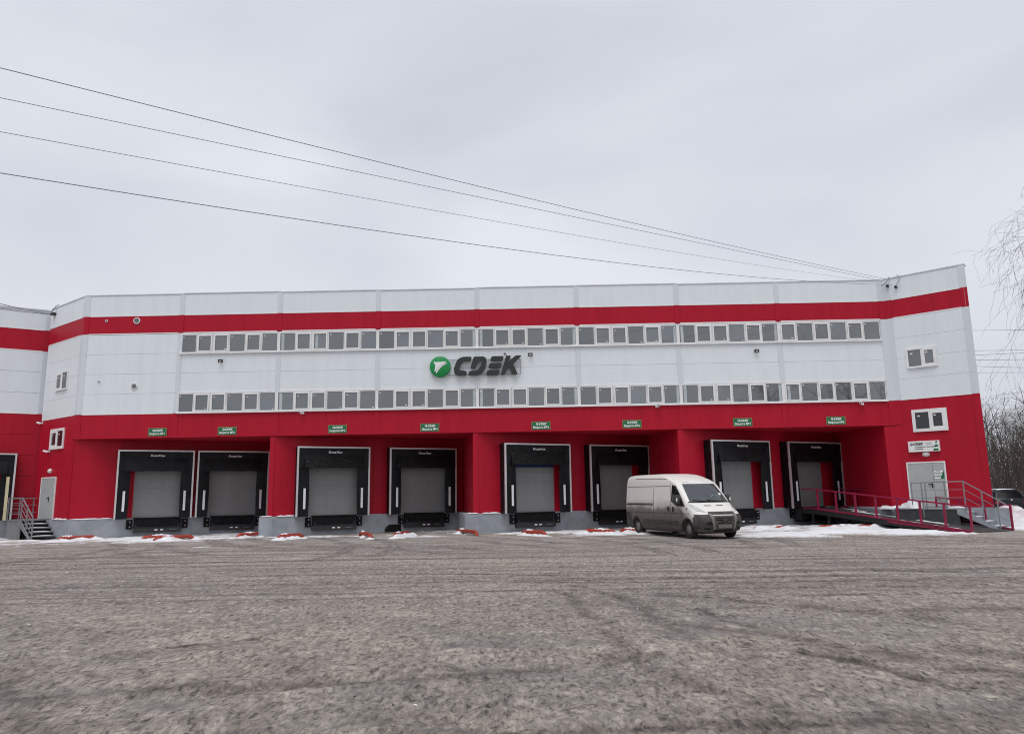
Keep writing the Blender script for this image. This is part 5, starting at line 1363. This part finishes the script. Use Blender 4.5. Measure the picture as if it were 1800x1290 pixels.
# ------------------------------------------------------------------ trees
def grow(rng, base, height, spread, levels, droop, mbT, mbC, r0, lean=(0, 0), nb=(9, 6, 5, 4), upright=0.8):
    def limb(p, d, L, r, lev):
        n_ = 6 if lev == 0 else (4 if lev < levels-1 else 3)
        pts = [p]; rs = [r]; q = Vector(p); dd = Vector(d)
        for i in range(n_):
            dd = dd + Vector((rng.uniform(-1, 1), rng.uniform(-1, 1), rng.uniform(-1, 1)))*(0.10+0.07*lev) + Vector((0, 0, (0.06 if lev < 2 else 0.0) - droop*(0.10*max(0, lev-1)*(1+i*0.6))))
            dd.normalize(); q = q + dd*(L/n_); pts.append(Vector(q)); rs.append(max(0.0055 if lev >= levels-1 else 0.006, r*(1-0.80*(i+1)/n_)))
        (mbT if lev == 0 else mbC).tube(pts, rs, 7 if lev == 0 else (4 if lev == 1 else 3), 0, False)
        if lev >= levels: return
        k = nb[min(lev, len(nb)-1)]
        for i in range(k):
            t = 0.28+0.72*(i+rng.random()*0.8)/k if lev == 0 else 0.15+0.85*(i+rng.random())/k
            t = min(t, 0.99); f = t*n_; a = int(f); c = pts[a].lerp(pts[a+1], f-a)
            ax = (pts[a+1]-pts[a]).normalized()
            side = ax.cross(Vector((rng.uniform(-1, 1), rng.uniform(-1, 1), rng.uniform(-1, 1)))).normalized()
            nd = (ax*upright + side*(spread*(0.8+0.5*rng.random()))).normalized()
            limb(c, nd, L*(0.62-0.25*t if lev == 0 else 0.55)*(0.75+0.5*rng.random()), max(0.006, rs[a]*0.5), lev+1)
    limb(Vector(base), Vector((lean[0], lean[1], 1)).normalized(), height*0.82, r0, 0)
def tree(name, label, loc, height, seed, m_t, m_c, spread=0.8, levels=3, droop=0.0, r0=0.16, nb=(12, 7, 6, 4), lean=(0, 0), group=None, rz=0.0):
    rng = random.Random(seed); T, Cn = MB(), MB()
    grow(rng, (0, 0, -0.1), height, spread, levels, droop, T, Cn, r0, lean, nb)
    t = thing(name, label, 'tree', loc, rz, group)
    T.build('trunk', m_t, t); Cn.build('crown', m_c, t)
    return t
tree('birch_tree', 'tall bare birch with drooping twigs reaching in at the right edge', (40.5, 4.0, 0), 21, 3, M['birch'], M['birch_twig'], 0.85, 4, 0.9, 0.24, (19, 10, 8, 6), (-0.03, 0))
wl_ = [((33.5, 20.0, 0), 8.2, 'bare bushy tree just right of the wing, rising above the others'), ((37.5, 22, 0), 7.4, 'bare spreading tree in the middle of the thicket at the right edge'), ((36.0, 30, 0), 9.0, 'slim bare tree standing behind the thicket on the right'),
       ((42, 25, 0), 7.0, 'bare tree with crooked limbs farthest right in the thicket'), ((32.8, 15.5, 0), 4.2, 'low bare shrub above the roof of the black car'), ((36.5, 16.5, 0), 4.8, 'low bare shrub by the right picture edge above the snow bank'), ((45, 32, 0), 9.5, 'tall bare tree behind the thicket, right of the slim one'), ((40, 36, 0), 10.5, 'tallest bare tree at the back of the thicket')]
for i, (loc, h, lb) in enumerate(wl_):
    tree('bare_tree', lb, loc, h, 100+i*3, M['bark'], M['twig'], 0.95, 3, 0.0, 0.10 if h < 6 else 0.15, (16, 9, 7, 4), (random.uniform(-0.15, 0.15), 0), 'bare trees behind the right end')
for i, (loc, h, lb) in enumerate((((33, -62, 0), 19, 'bare tree across the yard behind the viewer, nearest of three'), ((41, -58, 0), 21, 'bare tree across the yard behind the viewer, rightmost of three'), ((49, -66, 0), 20, 'bare tree across the yard behind the viewer, farthest of three'))):
    tree('yard_tree', lb, loc, h, 300+i, M['bark'], M['twig'], 0.9, 3, 0.0, 0.28, (14, 8, 6, 4), (0, 0), 'bare trees across the yard')
# the far wood behind them, one mass of twigs
tw = MB(); rr = random.Random(77)
for i in range(420):
    y = rr.uniform(26, 66); x = rr.uniform(29+0.42*(y-26), 90); h_ = rr.uniform(3.5, 9.0); lx = rr.uniform(-0.9, 0.9)
    tw.tube([(x, y, -0.1), (x+lx*0.3, y, h_*0.4), (x+lx, y+0.3, h_)], [0.09, 0.06, 0.012], 4, 0, False)
for i in range(11000):
    y = rr.uniform(26, 66); x = rr.uniform(29+0.42*(y-26), 90); hmax = 6.3+1.6*math.sin(x*0.35)+1.3*math.sin(x*0.9+2)
    z = hmax*rr.random()**1.1; a = rr.uniform(-0.7, 0.7); L = rr.uniform(0.6, 2.2)
    p = Vector((x, y, z)); d = Vector((math.sin(a), rr.uniform(-0.4, 0.4), math.cos(a)))
    q = p+d*L*0.5+Vector((rr.uniform(-0.12, 0.12), 0, 0.05)); e_ = q+d*L*0.5+Vector((rr.uniform(-0.3, 0.3), 0, rr.uniform(-0.1, 0.3)))
    tw.tube([p, q, e_], [0.035, 0.022, 0.008], 3, 0, False)
kind(tw.build('far_thicket', M['twig']), 'stuff')

# ------------------------------------------------------------------ overhead cables
cam_o = Vector((0, -CAM_D, CAM_H))
CB = [((18.05, -0.25, 12.10), (-8.90, -24.75, 9.19), 0.15, 'uppermost black cable running from the right wing to the upper left'),
      ((17.9, -0.25, 12.0), (-11.62, -21.17, 10.75), 0.0, 'second black cable from the top, running to the upper left'),
      ((17.85, -0.2, 11.95), (-6.09, -28.27, 6.13), 0.15, 'third black cable from the top, thinner, running to the left'),
      ((18.2, -0.45, 11.75), (-8.17, -25.46, 6.94), 0.40, 'lowest black cable grazing the roof edge on its way left')]
for a, b_, sag, lb in CB:
    a, b_ = Vector(a), Vector(b_); pts = []
    for q in range(61):
        t = q/60*1.45; p = a.lerp(b_, t); p.z -= 4*sag*t*(1-t); pts.append(p)
    tag(MB().tube(pts, 0.0042 if 'thinner' in lb else 0.0085, 5).build('overhead_cable', M['cable']), lb, 'cable', 'overhead cables to the right wing')
for i, (u, z, lb) in enumerate(((0.25, 11.75, 'left cable anchor with a dark loop at the top of the right wing'), (0.62, 11.62, 'right cable anchor with a round wire loop at the top of the right wing'))):
    p = wing_o + DW*u + Vector((0, 0, z))
    t = thing('cable_anchor', lb, 'cable anchor', p, RW, 'cable anchors on the right wing')
    MB().box(-0.05, 0.05, -0.16, 0.0, -0.05, 0.05).box(-0.02, 0.02, -0.24, -0.16, -0.02, 0.02).build('bracket', M['black'], t)
    lp_ = [(-0.05, -0.2, 0.0), (0.10, -0.2, 0.10), (0.22, -0.18, 0.32), (0.20, -0.14, 0.52), (0.08, -0.06, 0.60)] if i else [(-0.25, -0.2, 0.02), (-0.08, -0.18, 0.12), (0.06, -0.15, 0.30), (0.12, -0.08, 0.45)]
    MB().tube(lp_, 0.018, 6).build('wire_loop', M['cable'], t)
# cables along the roof edge at the left, tied to the chamfer
ca = CIN + RCv*0.35 + NC*0.15 + Vector((0, 0, 11.78))
for i, (dz0, dz1, lb) in enumerate(((0.0, 0.55, 'upper dark cable along the roof edge at the far left'), (-0.03, 0.05, 'lower dark cable along the roof edge at the far left'))):
    b_ = Vector((-28.9, -2.0, 12.35-i*0.55)); pts = []
    for q in range(25):
        t = q/24; p = ca.lerp(b_, t); p.z -= 4*0.12*t*(1-t); pts.append(p)
    tag(MB().tube(pts, 0.022, 5).build('overhead_cable', M['cable']), lb, 'cable', 'cables at the left roof edge')
t = thing('cable_anchor', 'dark cable clamp with a loop at the left inner roof corner', 'cable anchor', ca, RC)
MB().box(-0.03, 0.32, -0.03, 0.14, -0.05, 0.06).build('bracket', M['black'], t)
MB().tube([(0, 0, 0), (0.18, 0.02, 0.22), (0.38, 0.08, 0.42), (0.6, 0.12, 0.46)], 0.02, 5).build('wire_loop', M['cable'], t)
# power lines far behind the right end
for i, (z0, z1) in enumerate(((15.75, 15.65), (13.98, 13.92), (13.62, 13.88), (13.3, 13.2), (12.85, 12.42), (12.30, 12.15))):
    names = ['topmost', 'second', 'third', 'fourth', 'fifth', 'lowest']
    pts = []
    for q in range(21):
        t = q/20; pts.append((20+45*t, 30.0+i*0.5, z0 + (z1-z0)*(20+45*t-40)/4.6*0.5))
    tag(MB().tube(pts, 0.02, 4).build('power_line', M['cable']), names[i]+' thin power line in the sky right of the building', 'power line', 'power lines behind the right end')
